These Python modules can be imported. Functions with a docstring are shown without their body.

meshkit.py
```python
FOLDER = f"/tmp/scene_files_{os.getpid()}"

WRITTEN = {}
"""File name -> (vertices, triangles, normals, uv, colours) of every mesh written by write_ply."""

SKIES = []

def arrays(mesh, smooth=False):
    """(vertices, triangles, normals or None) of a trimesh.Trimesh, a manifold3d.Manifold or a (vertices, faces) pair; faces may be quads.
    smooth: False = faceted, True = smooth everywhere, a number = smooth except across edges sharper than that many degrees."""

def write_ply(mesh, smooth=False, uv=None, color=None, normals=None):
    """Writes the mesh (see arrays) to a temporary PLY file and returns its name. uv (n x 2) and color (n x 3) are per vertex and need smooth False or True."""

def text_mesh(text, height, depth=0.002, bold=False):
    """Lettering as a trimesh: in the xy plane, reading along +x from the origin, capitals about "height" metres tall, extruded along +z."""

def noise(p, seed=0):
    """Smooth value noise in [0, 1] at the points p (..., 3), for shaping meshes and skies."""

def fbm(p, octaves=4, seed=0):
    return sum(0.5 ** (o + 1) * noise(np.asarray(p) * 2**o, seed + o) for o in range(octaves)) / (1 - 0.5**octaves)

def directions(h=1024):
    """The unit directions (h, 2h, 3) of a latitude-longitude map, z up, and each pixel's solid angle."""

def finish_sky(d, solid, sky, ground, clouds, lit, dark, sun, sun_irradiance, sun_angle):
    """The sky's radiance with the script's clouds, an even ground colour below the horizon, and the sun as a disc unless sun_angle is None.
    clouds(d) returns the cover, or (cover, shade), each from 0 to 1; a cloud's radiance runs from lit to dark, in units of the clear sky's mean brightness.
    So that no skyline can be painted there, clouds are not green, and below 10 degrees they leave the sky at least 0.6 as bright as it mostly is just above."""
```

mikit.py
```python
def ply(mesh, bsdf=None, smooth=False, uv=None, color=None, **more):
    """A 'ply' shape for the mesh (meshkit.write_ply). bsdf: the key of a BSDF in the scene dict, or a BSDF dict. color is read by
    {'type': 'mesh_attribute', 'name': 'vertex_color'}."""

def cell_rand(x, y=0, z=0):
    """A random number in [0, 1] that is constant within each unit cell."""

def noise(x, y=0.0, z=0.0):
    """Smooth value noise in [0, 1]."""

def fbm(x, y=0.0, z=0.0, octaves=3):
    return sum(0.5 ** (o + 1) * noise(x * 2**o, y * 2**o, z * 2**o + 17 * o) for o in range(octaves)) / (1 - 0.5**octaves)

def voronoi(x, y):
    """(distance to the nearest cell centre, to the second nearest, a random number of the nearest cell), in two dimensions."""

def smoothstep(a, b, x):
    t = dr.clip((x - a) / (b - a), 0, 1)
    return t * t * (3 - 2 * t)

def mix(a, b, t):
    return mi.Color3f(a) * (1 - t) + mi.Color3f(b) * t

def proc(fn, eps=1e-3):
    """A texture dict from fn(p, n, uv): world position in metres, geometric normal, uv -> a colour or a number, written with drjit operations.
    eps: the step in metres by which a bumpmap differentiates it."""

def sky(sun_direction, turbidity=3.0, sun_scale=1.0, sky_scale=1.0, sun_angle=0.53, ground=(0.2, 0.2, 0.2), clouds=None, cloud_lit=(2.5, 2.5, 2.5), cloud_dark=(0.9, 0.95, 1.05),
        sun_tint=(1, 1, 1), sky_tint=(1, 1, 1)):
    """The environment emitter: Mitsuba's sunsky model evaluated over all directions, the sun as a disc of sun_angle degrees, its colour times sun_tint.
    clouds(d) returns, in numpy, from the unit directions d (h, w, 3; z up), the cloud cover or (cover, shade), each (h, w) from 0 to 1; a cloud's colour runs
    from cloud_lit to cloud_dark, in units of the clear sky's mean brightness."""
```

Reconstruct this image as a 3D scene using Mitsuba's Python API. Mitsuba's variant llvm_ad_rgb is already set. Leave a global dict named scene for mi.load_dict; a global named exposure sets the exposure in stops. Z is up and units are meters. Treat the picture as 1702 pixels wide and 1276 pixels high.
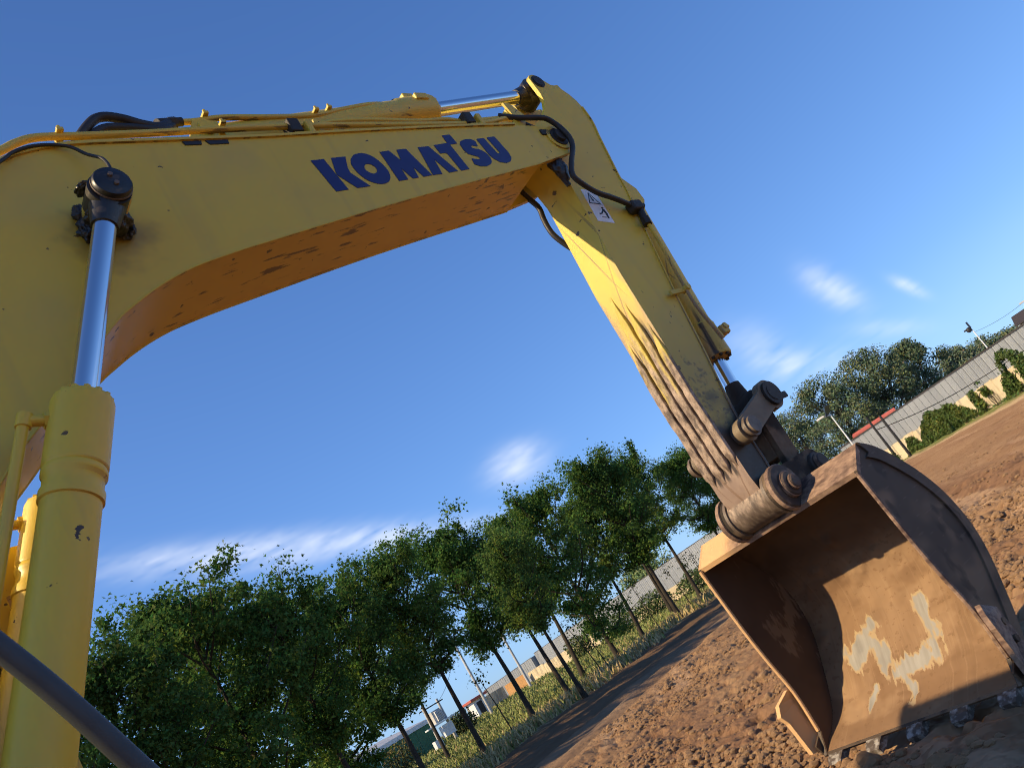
import math, random
import numpy as np
import trimesh
import shapely
from shapely.geometry import Polygon, LineString, Point
import manifold3d as m3
import drjit as dr
import mitsuba as mi
import mikit, meshkit
from mikit import noise, fbm, smoothstep, mix, voronoi, cell_rand

T = mi.ScalarTransform4f
ZC = 1.55                      # eye height above the ground
# ------------------------------------------------------------------ camera, sky, exposure
PITCH, ROLL, HEAD = 16.9, 32.4, 44.24
_p, _r, _a = (math.radians(v) for v in (PITCH, ROLL, HEAD))
F_ = np.array([math.cos(_p) * math.cos(_a), math.cos(_p) * math.sin(_a), math.sin(_p)])
H_ = np.array([math.sin(_a), -math.cos(_a), 0.0])
V_ = np.cross(H_, F_)
UP_ = V_ * math.cos(_r) + H_ * math.sin(_r)
EYE = np.array([0, 0, ZC])
SUN = np.array([-2.4, 1.0, 1.80])


def clouds(d):
    az = np.degrees(np.arctan2(d[..., 1], d[..., 0]))
    el = np.degrees(np.arcsin(np.clip(d[..., 2], -1, 1)))
    nz = meshkit.fbm(d * np.array([9.0, 9.0, 26.0]), 4, 3)
    fine = meshkit.fbm(d * np.array([30.0, 30.0, 70.0]), 4, 9)
    fib = meshkit.fbm(d * np.array([38.0, 38.0, 190.0]) + 3.0 * nz[..., None], 4, 17)
    tex = np.clip(2.6 * (0.45 * nz + 0.25 * fine + .30 * fib - 0.30), 0, 1.35)

    def wisp(a, e, la, le, tilt):
        t = math.radians(tilt)
        x, y = (az - a), (el - e)
        u, v = x * math.cos(t) + y * math.sin(t), -x * math.sin(t) + y * math.cos(t)
        return np.exp(-(u / la) ** 2 - (v / le) ** 2)

    c = 0.0
    for a, e, la, le, tilt, k in ((65.0, 15.6, 7.5, .95, 20, 1.0), (56.5, 12.2, 3.6, .75, 24, .75), (46.9, 12.3, 1.9, 1.05, 8, .90),
                                  (50.5, 9.8, 3.0, 0.7, 20, .28), (23.4, 10.2, 0.80, 1.8, -20, .85), (19.9, 7.5, 0.32, 0.95, -25, .85),
                                  (28.9, 8.9, 1.3, 2.6, -25, .48), (26.8, 6.9, 3.0, 0.8, 30, .5), (22.5, 6.3, 2.2, 0.5, 35, .35),
                                  (110, 14, 12, 1.6, 8, .5), (150, 22, 14, 1.8, -6, .5), (-30, 12, 14, 1.5, 6, .5), (250, 16, 16, 2, 4, .5)):
        c = c + k * wisp(a, e, la, le, tilt)
    hz = 0.10 * np.clip((9.0 - el) / 9.0, 0, 1)
    return np.clip(c * tex, 0, .8) + hz * (0.5 + nz)


scene = {
    'type': 'scene',
    'camera': {'type': 'perspective', 'fov': 2 * math.degrees(math.atan(851 / 1420)), 'fov_axis': 'x', 'near_clip': 0.05, 'far_clip': 3000.0,
               'to_world': T().look_at(origin=EYE.tolist(), target=(EYE + F_).tolist(), up=UP_.tolist())},
    'sky_light': mikit.sky(SUN.tolist(), turbidity=2.6, clouds=clouds, cloud_lit=(2.9, 3.05, 3.35), cloud_dark=(1.0, 1.05, 1.2),
                           sun_tint=(1.0, .96, .82), sky_tint=(.73, .97, 1.38), ground=(.16, .12, .08)),
}
exposure = 2.1
labels = {}

# ------------------------------------------------------------------ materials
P = lambda fn, eps=1e-3: mikit.proc(fn, eps)


def mat(key, color, rough=.6, spec=.4, metal=0.0, bump=None, bscale=1.0, two=True, **kw):
    d = {'type': 'principled', 'base_color': color if isinstance(color, dict) else {'type': 'rgb', 'value': list(color)},
         'roughness': rough, 'specular': spec, **kw}
    if metal is not 0.0:
        d['metallic'] = metal
    if bump is not None:
        d = {'type': 'bumpmap', 'arbitrary': P(bump, .004), 'scale': bscale, 'bsdf': d}
    scene[key] = {'type': 'twosided', 'bsdf': d} if two else d


YEL = (.66, .40, .042)


def f_yellow(p, n, uv):
    t = fbm(p.x * .9, p.y * 1.3, p.z * .9, 3)
    c = mix((.575, .405, .040), (.665, .465, .042), t)
    dust = smoothstep(.42, .80, fbm(p.x * 1.7 + 7, p.y * 2.1, p.z * 1.7, 4))
    c = mix(c, (.42, .31, .11), dust * .35)
    run = smoothstep(.55, .8, fbm(p.x * 14, p.y * 14, p.z * .9, 3))          # rain streaks
    c = mix(c, (.36, .26, .09), run * .16)
    under = smoothstep(.35, .8, -n.z)                            # downward faces; next mix paints in shade and orange ground bounce
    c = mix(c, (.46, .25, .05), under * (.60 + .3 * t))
    ch = fbm(p.x * 17, p.y * 17, p.z * 17, 4)
    where = fbm(p.x * 1.1 + 3, p.y, p.z * 1.1, 2)
    chip = smoothstep(.775, .79, ch + .16 * (where - .5))
    c = mix(c, (.055, .03, .018), chip * .9)
    gs = dr.sqrt(dr.square((p.x - 1.545) / .26) + dr.square((p.z - ZC - 2.66) / .24)) + (fbm(p.x * 9, p.y * 9, p.z * 9, 4) - .5) * .9
    c = mix(c, (.10, .075, .035), smoothstep(1.05, .35, gs) * smoothstep(3.24, 3.20, p.y) * smoothstep(3.10, 3.15, p.y) * .55)   # oily halo on the plate
    weld = fbm(p.x * 5, p.y * 5, p.z * 5, 3)
    spot = dr.sqrt(dr.square((p.x - .852 - (p.z - ZC - 1.183) * .5) / .013) + dr.square((p.y - 2.925) / .05) + dr.square((p.z - ZC - 1.183) / .030)) + (fbm(p.x * 60, p.y * 60, p.z * 60, 3) - .5) * 2.4
    c = mix(c, (.045, .026, .018), smoothstep(1.0, .85, spot))   # the one large chip on the near barrel
    sc = fbm(p.x * 7.0 + 5, p.y * 48, p.z * 16, 4)
    zone = smoothstep(2.1, 2.5, p.x) * smoothstep(3.55, 3.0, p.x) * smoothstep(3.66, 3.40, p.y)
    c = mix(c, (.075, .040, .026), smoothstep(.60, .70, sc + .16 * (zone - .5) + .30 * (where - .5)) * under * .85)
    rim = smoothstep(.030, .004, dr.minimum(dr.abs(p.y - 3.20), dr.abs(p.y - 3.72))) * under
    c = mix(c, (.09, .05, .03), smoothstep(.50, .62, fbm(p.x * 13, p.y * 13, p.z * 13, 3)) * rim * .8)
    return c


def f_arm(p, n, uv):
    z = p.z - ZC
    c = f_yellow(p, n, uv)
    inner = smoothstep(.4, .7, -n.x)
    big = fbm(p.x * 3, p.y * 7, p.z * 2.2, 4)
    rust = smoothstep(1.9, .9, z + (big - .5) * 1.7)             # paint gone towards the bucket
    rc = mix((.16, .10, .072), (.36, .26, .19), fbm(p.x * 13, p.y * 16, p.z * 7, 4))
    edge = smoothstep(.10, .155, dr.abs(p.y - 3.46) + (fbm(p.x * 6, p.y * 9, p.z * 3, 3) - .5) * .14) * smoothstep(2.5, 1.6, z)
    c = mix(c, rc, dr.maximum(rust, edge * .85) * inner)
    scr = noise(p.z * 2.4 + p.y * 9, p.y * 60 + p.z * 14, 3.0)
    scr2 = noise(p.z * 2.4 - p.y * 11, p.y * 60 - p.z * 17, 8.0)
    mark = dr.maximum(smoothstep(.84, .90, scr), smoothstep(.86, .92, scr2)) * smoothstep(2.95, 2.4, z)
    c = mix(c, (.17, .10, .055), mark * inner * .75)
    for gy in (3.376, 3.458, 3.540):        # dirt packed between the rubbing strips
        gg = smoothstep(.020, .008, dr.abs(p.y - gy)) * smoothstep(1.75, 1.55, z) * smoothstep(.36, .42, z)
        c = mix(c, (.030, .019, .012), gg * inner * .95)
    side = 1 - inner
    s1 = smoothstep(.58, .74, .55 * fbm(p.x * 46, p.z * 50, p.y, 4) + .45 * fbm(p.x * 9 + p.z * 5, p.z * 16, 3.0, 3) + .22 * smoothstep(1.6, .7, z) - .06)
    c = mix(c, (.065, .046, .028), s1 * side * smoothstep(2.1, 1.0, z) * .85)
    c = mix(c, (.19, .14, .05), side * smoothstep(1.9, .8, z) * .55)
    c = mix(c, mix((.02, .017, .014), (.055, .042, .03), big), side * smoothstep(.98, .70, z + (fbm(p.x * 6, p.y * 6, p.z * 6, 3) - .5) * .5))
    return c


def f_clay(p, n, uv):                       # the bucket's inside: dried clay rubbed off to bare steel in places
    t = fbm(p.x * 3, p.y * 3, p.z * 3, 4)
    c = mix((.215, .130, .072), (.345, .220, .125), t)
    c = mix(c, (.19, .108, .056), smoothstep(.46, .72, fbm(p.x * 1.4, p.y * 6.0, p.z * 1.4, 4)) * .55)
    c = mix(c, (.17, .095, .050), smoothstep(.52, .70, fbm(p.x * 5 + 3, p.y * 4, p.z * 5, 4) + .22 * smoothstep(-1.0, -1.4, p.z - ZC)) * .6)      # caked mud low down
    fleck = fbm(p.x * 34, p.y * 34, p.z * 34, 3)
    c = mix(c, (.15, .080, .04), smoothstep(.64, .74, fleck) * .4)
    z = p.z - ZC
    w = (fbm(p.x * 5, p.y * 6.5, p.z * 4, 3) - .5) * .62 + (fbm(p.x * 14, p.y * 22, p.z * 9, 3) - .5) * .42 + (fbm(p.x * 40, p.y * 60, p.z * 20, 2) - .5) * .16
    def seg(ya, za, yb, zb, r):
        ex, ez = yb - ya, zb - za
        h = dr.clip(((p.y - ya) * ex + (z - za) * ez) / (ex * ex + ez * ez), 0, 1)
        return dr.sqrt(dr.square(p.y - ya - h * ex) + dr.square(z - za - h * ez)) / r

    d1 = dr.minimum(seg(3.90, -1.06, 3.68, -.90, .085), seg(3.68, -1.10, 3.72, -.98, .075))
    d2 = dr.minimum(seg(3.26, -.93, 3.27, -1.18, .080), seg(3.27, -1.19, 3.58, -1.22, .062))
    d3 = dr.minimum(seg(3.58, -1.21, 3.50, -1.33, .055), seg(3.80, -1.25, 3.84, -1.30, .03))
    d = dr.minimum(d1, dr.minimum(d2, d3)) + w * 3.0 + .12
    far = 1.0
    scr = fbm(p.y * 46, p.z * 3.2 + p.x * 2.0, 1.0, 3)           # scraped along the digging direction
    c = mix(c, (.16, .095, .055), smoothstep(.60, .76, scr) * .16)
    c = mix(c, (.44, .31, .18), smoothstep(.66, .82, fbm(p.y * 60, p.z * 2.4 + 5, 2.0, 3)) * .12)
    m = smoothstep(1.12, .94, d + (scr - .5) * .9)
    c = mix(c, (.40, .295, .17), m * (.7 + .3 * t))
    c = mix(c, mix((.23, .21, .185), (.36, .34, .30), scr), smoothstep(.86, .66, d + (scr - .5) * .7))
    roof_shade = smoothstep(-.62, -.28, z + (t - .5) * .3)              # shade painted into the upper part of the lining
    return mix(c, mix((.050, .032, .022), (.10, .062, .038), t), roof_shade * .9)


def f_steel(p, n, uv):                      # the bucket's outside
    t = fbm(p.x * 4, p.y * 4, p.z * 4, 4)
    c = mix((.040, .029, .021), (.105, .072, .048), t)
    d = smoothstep(.52, .70, fbm(p.x * 2 + 4, p.y * 2, p.z * 3, 3))
    c = mix(c, (.21, .135, .078), d * .8)
    c = mix(c, (.020, .016, .013), smoothstep(.55, .66, fbm(p.x * 6 + 9, p.y * 6, p.z * 4, 4)) * .7)
    s = noise(p.x * 10, p.y * 4, p.z * 55)
    return mix(c, (.22, .16, .11), smoothstep(.80, .9, s) * .18)


def f_rust(p, n, uv):
    t = .6 * fbm(p.x * 9, p.y * 20, p.z * 8, 4) + .4 * fbm(p.x * 40, p.y * 60, p.z * 24, 3)
    c = mix((.085, .056, .040), (.44, .325, .235), smoothstep(.25, .75, t))
    c = mix(c, (.06, .042, .032), smoothstep(.58, .70, fbm(p.x * 18, p.y * 34, p.z * 11 + 5, 3)) * .7)
    y = smoothstep(1.15, 1.75, p.z - ZC + (fbm(p.x * 4, p.y * 30, p.z * 3, 3) - .5) * 1.6)
    low = smoothstep(.34, .10, p.z - ZC + (t - .5) * .3)
    c = mix(c, (.07, .05, .036), low * .75)
    return mix(c, (.56, .42, .055), y * .85)


def f_flange(p, n, uv):
    t = .6 * fbm(p.x * 9, p.y * 5, p.z * 9, 4) + .4 * fbm(p.x * 44, p.y * 26, p.z * 44, 3)
    c = mix((.085, .052, .042), (.38, .25, .17), smoothstep(.25, .75, t))
    return mix(c, (.62, .38, .18), smoothstep(3.7, 4.0, p.y + (fbm(p.x * 5, p.y * 5, p.z * 5, 3) - .5) * .3))  # far end tan: sunlight painted into the flange colour


mat('tooth_steel', P(lambda p, n, uv: mix((.09, .07, .055), (.36, .33, .29), smoothstep(.40, .75, fbm(p.x * 30, p.y * 30, p.z * 30, 4)))), .5, .4)
mat('boss_steel', P(lambda p, n, uv: mix(mix((.022, .019, .017), (.07, .053, .042), fbm(p.x * 12, p.y * 12, p.z * 12, 4)), (.19, .13, .085), smoothstep(.52, .66, fbm(p.x * 9 + 4, p.y * 9, p.z * 9, 4)) * .6)), .6, .4)
mat('clay_dark', P(lambda p, n, uv: mix(mix((.060, .038, .026), (.115, .072, .045), fbm(p.x * 4, p.y * 4, p.z * 4, 4)), (.25, .18, .115), smoothstep(.55, .64, .7 * fbm(p.x * 5 + 2, p.y, p.z * 2.6 + 4, 5) + .3 * fbm(p.x * 40, p.y * 40, p.z * 13, 2) + .22 * smoothstep(.42, .05, dr.sqrt(dr.square(p.x - 5.42) + dr.square((p.z - ZC + .60) * .8))) - .13) * .5)), .85, .2)  # dark brown side walls, toned down to deepen the bucket's shade
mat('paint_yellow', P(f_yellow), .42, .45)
mat('paint_arm', P(f_arm), .5, .4)
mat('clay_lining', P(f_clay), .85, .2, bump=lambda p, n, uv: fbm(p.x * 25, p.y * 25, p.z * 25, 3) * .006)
mat('worn_steel', P(f_steel), .62, .4)
mat('rust_steel', P(f_rust), .6, .4, bump=lambda p, n, uv: fbm(p.x * 40, p.y * 40, p.z * 20, 2) * .003)
mat('flange_steel', P(f_flange), .7, .3)
mat('pin_steel', P(lambda p, n, uv: mix((.045, .034, .028), (.20, .145, .10), fbm(p.x * 14, p.y * 14, p.z * 14, 4))), .5, .5)
mat('link_steel', P(lambda p, n, uv: mix((.10, .075, .05), (.24, .18, .11), fbm(p.x * 8, p.y * 8, p.z * 8, 4))), .6, .4)
mat('dark_steel', P(lambda p, n, uv: mix((.012, .011, .010), (.040, .032, .026), fbm(p.x * 8, p.y * 8, p.z * 8, 4))), .6, .4)
mat('muddy_steel', P(lambda p, n, uv: mix(mix((.018, .015, .012), (.06, .045, .034), fbm(p.x * 8, p.y * 8, p.z * 8, 4)), mix((.15, .10, .062), (.24, .165, .105), fbm(p.x * 30, p.y * 30, p.z * 30, 3)), smoothstep(.50, .64, fbm(p.x * 5 + 2, p.y * 5, p.z * 5, 5)) * .75)), .8, .25)
mat('grease', P(lambda p, n, uv: mix(mix((.008, .008, .009), (.02, .018, .016), noise(p.x * 30, p.y * 30, p.z * 30)), (.09, .065, .04), smoothstep(.58, .72, fbm(p.x * 22, p.y * 22, p.z * 22, 3)) * .6)), .38, .5)
mat('rubber', P(lambda p, n, uv: mix((.014, .013, .013), (.035, .03, .027), fbm(p.x * 20, p.y * 20, p.z * 20, 2))), .5, .4)
mat('chrome', (.62, .64, .68), .12, .5, metal=1.0)
mat('letter_blue', P(lambda p, n, uv: mix((.010, .010, .085), (.016, .016, .12), fbm(p.x * 7, p.y * 7, p.z * 7, 3))), .35, .5)
mat('decal_white', P(lambda p, n, uv: mix((.55, .57, .58), (.74, .75, .75), fbm(p.x * 20, p.y * 20, p.z * 20, 3))), .5, .4)
mat('decal_black', (.02, .02, .022), .5, .4)
mat('rail_grey', P(lambda p, n, uv: mix((.022, .026, .028), (.055, .058, .058), fbm(p.x * 9, p.y * 9, p.z * 9, 3))), .45, .4)
mat('cab_glass', (.02, .025, .03), .08, .7)


def f_soil(p, n, uv):
    s = -p.x * .358 + p.y * .934
    t = fbm(p.x * .35, p.y * .35, 1.0, 4)
    fine = fbm(p.x * 3.1, p.y * 3.1, 4.0, 4)
    c = mix((.185, .104, .053), (.295, .186, .102), t * .6 + fine * .4)
    wa, wb = p.x * .737 + p.y * .676, -p.x * .676 + p.y * .737
    fur = fbm(wa * .10, wb * .9, 5.0, 4)
    c = mix(c, (.155, .080, .044), smoothstep(.52, .70, fur) * .6)
    c = mix(c, (.37, .245, .15), smoothstep(.60, .74, fbm(wa * .16 + 7, wb * 1.3, 9.0, 4)) * .5)
    c = mix(c, (.15, .075, .038), smoothstep(.55, .75, fbm(p.x * 9, p.y * 9, 2.0, 3)) * .55)
    trk = smoothstep(8.0, 9.2, s + (fine - .5) * .8)
    u = p.x * .934 + p.y * .358
    tc = mix((.140, .086, .050), (.25, .168, .106), fbm(u * .22, s * 3.2, 2.0, 4))
    tc = mix(tc, (.085, .053, .031), smoothstep(10.2, 12.5, s + (fine - .5) * 1.5) * .75)         # tree shade painted dark into the earth near the trunks
    c = mix(c, tc, trk * .85)
    straw = smoothstep(16.9, 18.1, s + (fine - .5) * 2.4)
    sc = mix((.20, .15, .075), (.42, .32, .17), fbm(p.x * 2.2, p.y * 2.2, 7.0, 3))
    c = mix(c, sc, straw)
    green = smoothstep(19.5, 23.5, s + (t - .5) * 5)
    gc = mix((.100, .120, .034), (.190, .190, .065), fbm(p.x * .8, p.y * .8, 3.0, 4))
    c = mix(c, gc, green * .9)
    # verge along the wall at the far side of the field
    w = (p.x - 73.2) * (-.676) + (p.y - 24.9) * .737
    verge = smoothstep(5.0, 2.6, w + (fine - .5) * 2.5)
    pale = smoothstep(7.5, 5.5, w + (fine - .5) * 1.0) * (1 - verge)
    c = mix(c, (.36, .26, .15), pale * smoothstep(40, 55, p.x))
    c = mix(c, gc, verge * smoothstep(40, 55, p.x))
    return c


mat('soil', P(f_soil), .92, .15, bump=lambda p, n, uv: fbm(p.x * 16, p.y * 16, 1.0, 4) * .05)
mat('clod_soil', P(lambda p, n, uv: mix((.175, .101, .052), (.290, .183, .101), fbm(p.x * 2.5, p.y * 2.5, p.z * 6, 4))), .95, .12)
VC = {'type': 'mesh_attribute', 'name': 'vertex_color'}
scene['leaf'] = {'type': 'principledthin', 'base_color': VC, 'roughness': .45, 'diff_trans': .75, 'spec_trans': 0.0, 'eta': 1.4}
mat('far_leaf', VC, .6, .25)
mat('grass_blade', VC, .7, .2)
mat('bark', P(lambda p, n, uv: mix((.022, .018, .014), (.075, .060, .045), fbm(p.x * 9, p.y * 9, p.z * 3, 4))), .85, .2)
mat('panel_gap', (.11, .115, .125), .6, .3)
mat('sheet_metal', P(lambda p, n, uv: mix((.25, .265, .285), (.32, .335, .355), fbm(p.x * .7, p.y * .7, p.z * .4, 3))), .5, .4)
mat('sheet_metal_dark', P(lambda p, n, uv: mix((.225, .24, .26), (.29, .305, .325), fbm(p.x * .9, p.y * .9, p.z * .4, 3))), .5, .4)
mat('beige_plaster', P(lambda p, n, uv: mix(mix((.46, .37, .23), (.66, .56, .38), fbm(p.x * .9, p.y * .9, p.z * 1.5, 4)), (.26, .22, .16), smoothstep(.52, .72, fbm(p.x * 1.6, p.y * 1.6, p.z * .35, 4)) * .65)), .9, .15)
mat('orange_plaster', P(lambda p, n, uv: mix((.50, .26, .10), (.60, .34, .15), fbm(p.x * .9, p.y * .9, p.z * 1.5, 4))), .9, .15)
mat('concrete', P(lambda p, n, uv: mix((.38, .37, .35), (.55, .54, .51), fbm(p.x * 3, p.y * 3, p.z * .6, 3))), .85, .2)
mat('white_paint', P(lambda p, n, uv: mix((.62, .62, .60), (.78, .78, .76), fbm(p.x * 2, p.y * 2, p.z * 2, 3))), .5, .4)
mat('red_roof', P(lambda p, n, uv: mix((.36, .085, .06), (.48, .13, .09), fbm(p.x * 1.5, p.y * 1.5, p.z, 3))), .6, .3)
mat('dark_roof', (.05, .042, .042), .7, .3)
mat('dark_metal', (.022, .02, .02), .6, .4)
mat('green_sheet', P(lambda p, n, uv: mix((.010, .105, .045), (.018, .15, .065), fbm(p.x * .7, p.y * .7, p.z * .5, 3))), .5, .4)
mat('lamp_panel', (.02, .025, .04), .25, .6)

# ------------------------------------------------------------------ helpers
UPV = np.array([0, 0, ZC])


def uniq(k):
    if k not in scene and k not in labels:
        return k
    i = 1
    while f'{k}_{i:03d}' in scene or f'{k}_{i:03d}' in labels:
        i += 1
    return f'{k}_{i:03d}'


def thing(name, label, cat, group=None, kind=None):
    k = uniq(name)
    labels[k] = {'label': label, 'category': cat}
    if group:
        labels[k]['group'] = group
    if kind:
        labels[k]['kind'] = kind
    return k


def add(key, mesh, m, smooth=False, shift=True, color=None, label=None, kind=None, **kw):
    """one entry of scene; meshes are written in metres from the eye and lifted by the eye's height"""
    k = key if key in labels and key not in scene else uniq(key)
    if isinstance(mesh, (list, tuple)) and not isinstance(mesh[0], np.ndarray):
        mesh = trimesh.util.concatenate(list(mesh))
    if shift and not isinstance(mesh, tuple):
        mesh = mesh.copy()
        mesh.apply_translation(UPV)
    scene[k] = mikit.ply(mesh, m, smooth=smooth, color=color, **kw)
    if label or kind:
        labels.setdefault(k, {})
        if label:
            labels[k]['label'] = label
        if kind:
            labels[k]['kind'] = kind
    return k


def box(x0, x1, y0, y1, z0, z1):
    b = trimesh.creation.box((x1 - x0, y1 - y0, z1 - z0))
    b.apply_translation(((x0 + x1) / 2, (y0 + y1) / 2, (z0 + z1) / 2))
    return b


def cyl(a, b, r, n=32, r2=None):
    a, b = np.asarray(a, float), np.asarray(b, float)
    return tube([a, b], [r, r if r2 is None else r2], n)


def tube(pts, r, n=12, cap=True, closed_smooth=False):
    p = np.asarray(pts, float)
    r = np.broadcast_to(np.asarray(r, float), (len(p),))
    t = np.gradient(p, axis=0) if len(p) > 2 else np.array([p[1] - p[0]] * 2)
    t /= np.linalg.norm(t, axis=1, keepdims=True) + 1e-12
    ref = np.array([0, 0, 1.0]) if abs(t[0][2]) < .9 else np.array([1.0, 0, 0])
    a = np.cross(t[0], ref)
    a /= np.linalg.norm(a)
    A = []
    for k in range(len(p)):
        a = a - t[k] * (a @ t[k])
        a /= np.linalg.norm(a)
        A.append(a)
    A = np.array(A)
    B = np.cross(t, A)
    ang = np.arange(n) * 2 * np.pi / n
    v = p[:, None] + r[:, None, None] * (np.cos(ang)[None, :, None] * A[:, None] + np.sin(ang)[None, :, None] * B[:, None])
    i, j = np.meshgrid(np.arange(len(p) - 1), np.arange(n), indexing='ij')
    q = np.stack([i * n + j, i * n + (j + 1) % n, (i + 1) * n + (j + 1) % n, (i + 1) * n + j], -1).reshape(-1, 4)
    f = np.vstack([q[:, [0, 1, 2]], q[:, [0, 2, 3]]])
    v = v.reshape(-1, 3)
    if cap:
        k = len(v)
        v = np.vstack([v, p[:1], p[-1:]])
        j = np.arange(n)
        f = np.vstack([f, np.stack([(j + 1) % n, j, j * 0 + k], 1), np.stack([(len(p) - 1) * n + j, (len(p) - 1) * n + (j + 1) % n, j * 0 + k + 1], 1)])
    return trimesh.Trimesh(v, f, process=False)


def spline(pts, n=8):
    """Catmull-Rom through the points"""
    p = np.asarray(pts, float)
    q = np.vstack([2 * p[0] - p[1], p, 2 * p[-1] - p[-2]])
    out = []
    for i in range(1, len(q) - 2):
        for t in np.linspace(0, 1, n, endpoint=False):
            a, b, c, d = q[i - 1], q[i], q[i + 1], q[i + 2]
            out.append(.5 * (2 * b + (c - a) * t + (2 * a - 5 * b + 4 * c - d) * t * t + (3 * b - a - 3 * c + d) * t ** 3))
    out.append(p[-1])
    return np.array(out)


def plate(poly, y0, y1, bev=0.0):
    """a profile in the (x, z) plane extruded from y0 to y1"""
    if not isinstance(poly, shapely.geometry.base.BaseGeometry):
        poly = Polygon(poly)
    poly = poly.buffer(0)
    m = trimesh.creation.extrude_polygon(poly, y1 - y0, engine='earcut')
    v = np.array(m.vertices)
    m = trimesh.Trimesh(np.stack([v[:, 0], v[:, 2] + y0, v[:, 1]], 1), np.array(m.faces)[:, ::-1], process=False)
    return m


def xz(pts, y):
    return [(a, y, b) for a, b in pts]


def hullbox(x0, x1, y0, y1, z0, z1, r=.02):
    s = m3.Manifold.sphere(r, 12)
    c = [s.translate((x, y, z)) for x in (x0 + r, x1 - r) for y in (y0 + r, y1 - r) for z in (z0 + r, z1 - r)]
    h = m3.Manifold.batch_hull(c).to_mesh()
    return trimesh.Trimesh(h.vert_properties[:, :3], h.tri_verts, process=False)


def bolts(center, axis, ring, n, r, h, sides=6):
    axis = np.asarray(axis, float) / np.linalg.norm(axis)
    ref = np.array([0, 1.0, 0]) if abs(axis[1]) < .9 else np.array([1.0, 0, 0])
    a = np.cross(axis, ref)
    a /= np.linalg.norm(a)
    b = np.cross(axis, a)
    out = []
    for k in range(n):
        t = 2 * np.pi * k / n + .2
        c = np.asarray(center) + ring * (math.cos(t) * a + math.sin(t) * b)
        out.append(tube([c, c + axis * h], [r, r], sides))
    return out


def lathe(a, b, prof, n=40):
    """profile of (distance along a->b, radius) turned round the axis"""
    a, b = np.asarray(a, float), np.asarray(b, float)
    ax = (b - a) / np.linalg.norm(b - a)
    return tube_profile(a, ax, prof, n)


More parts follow.
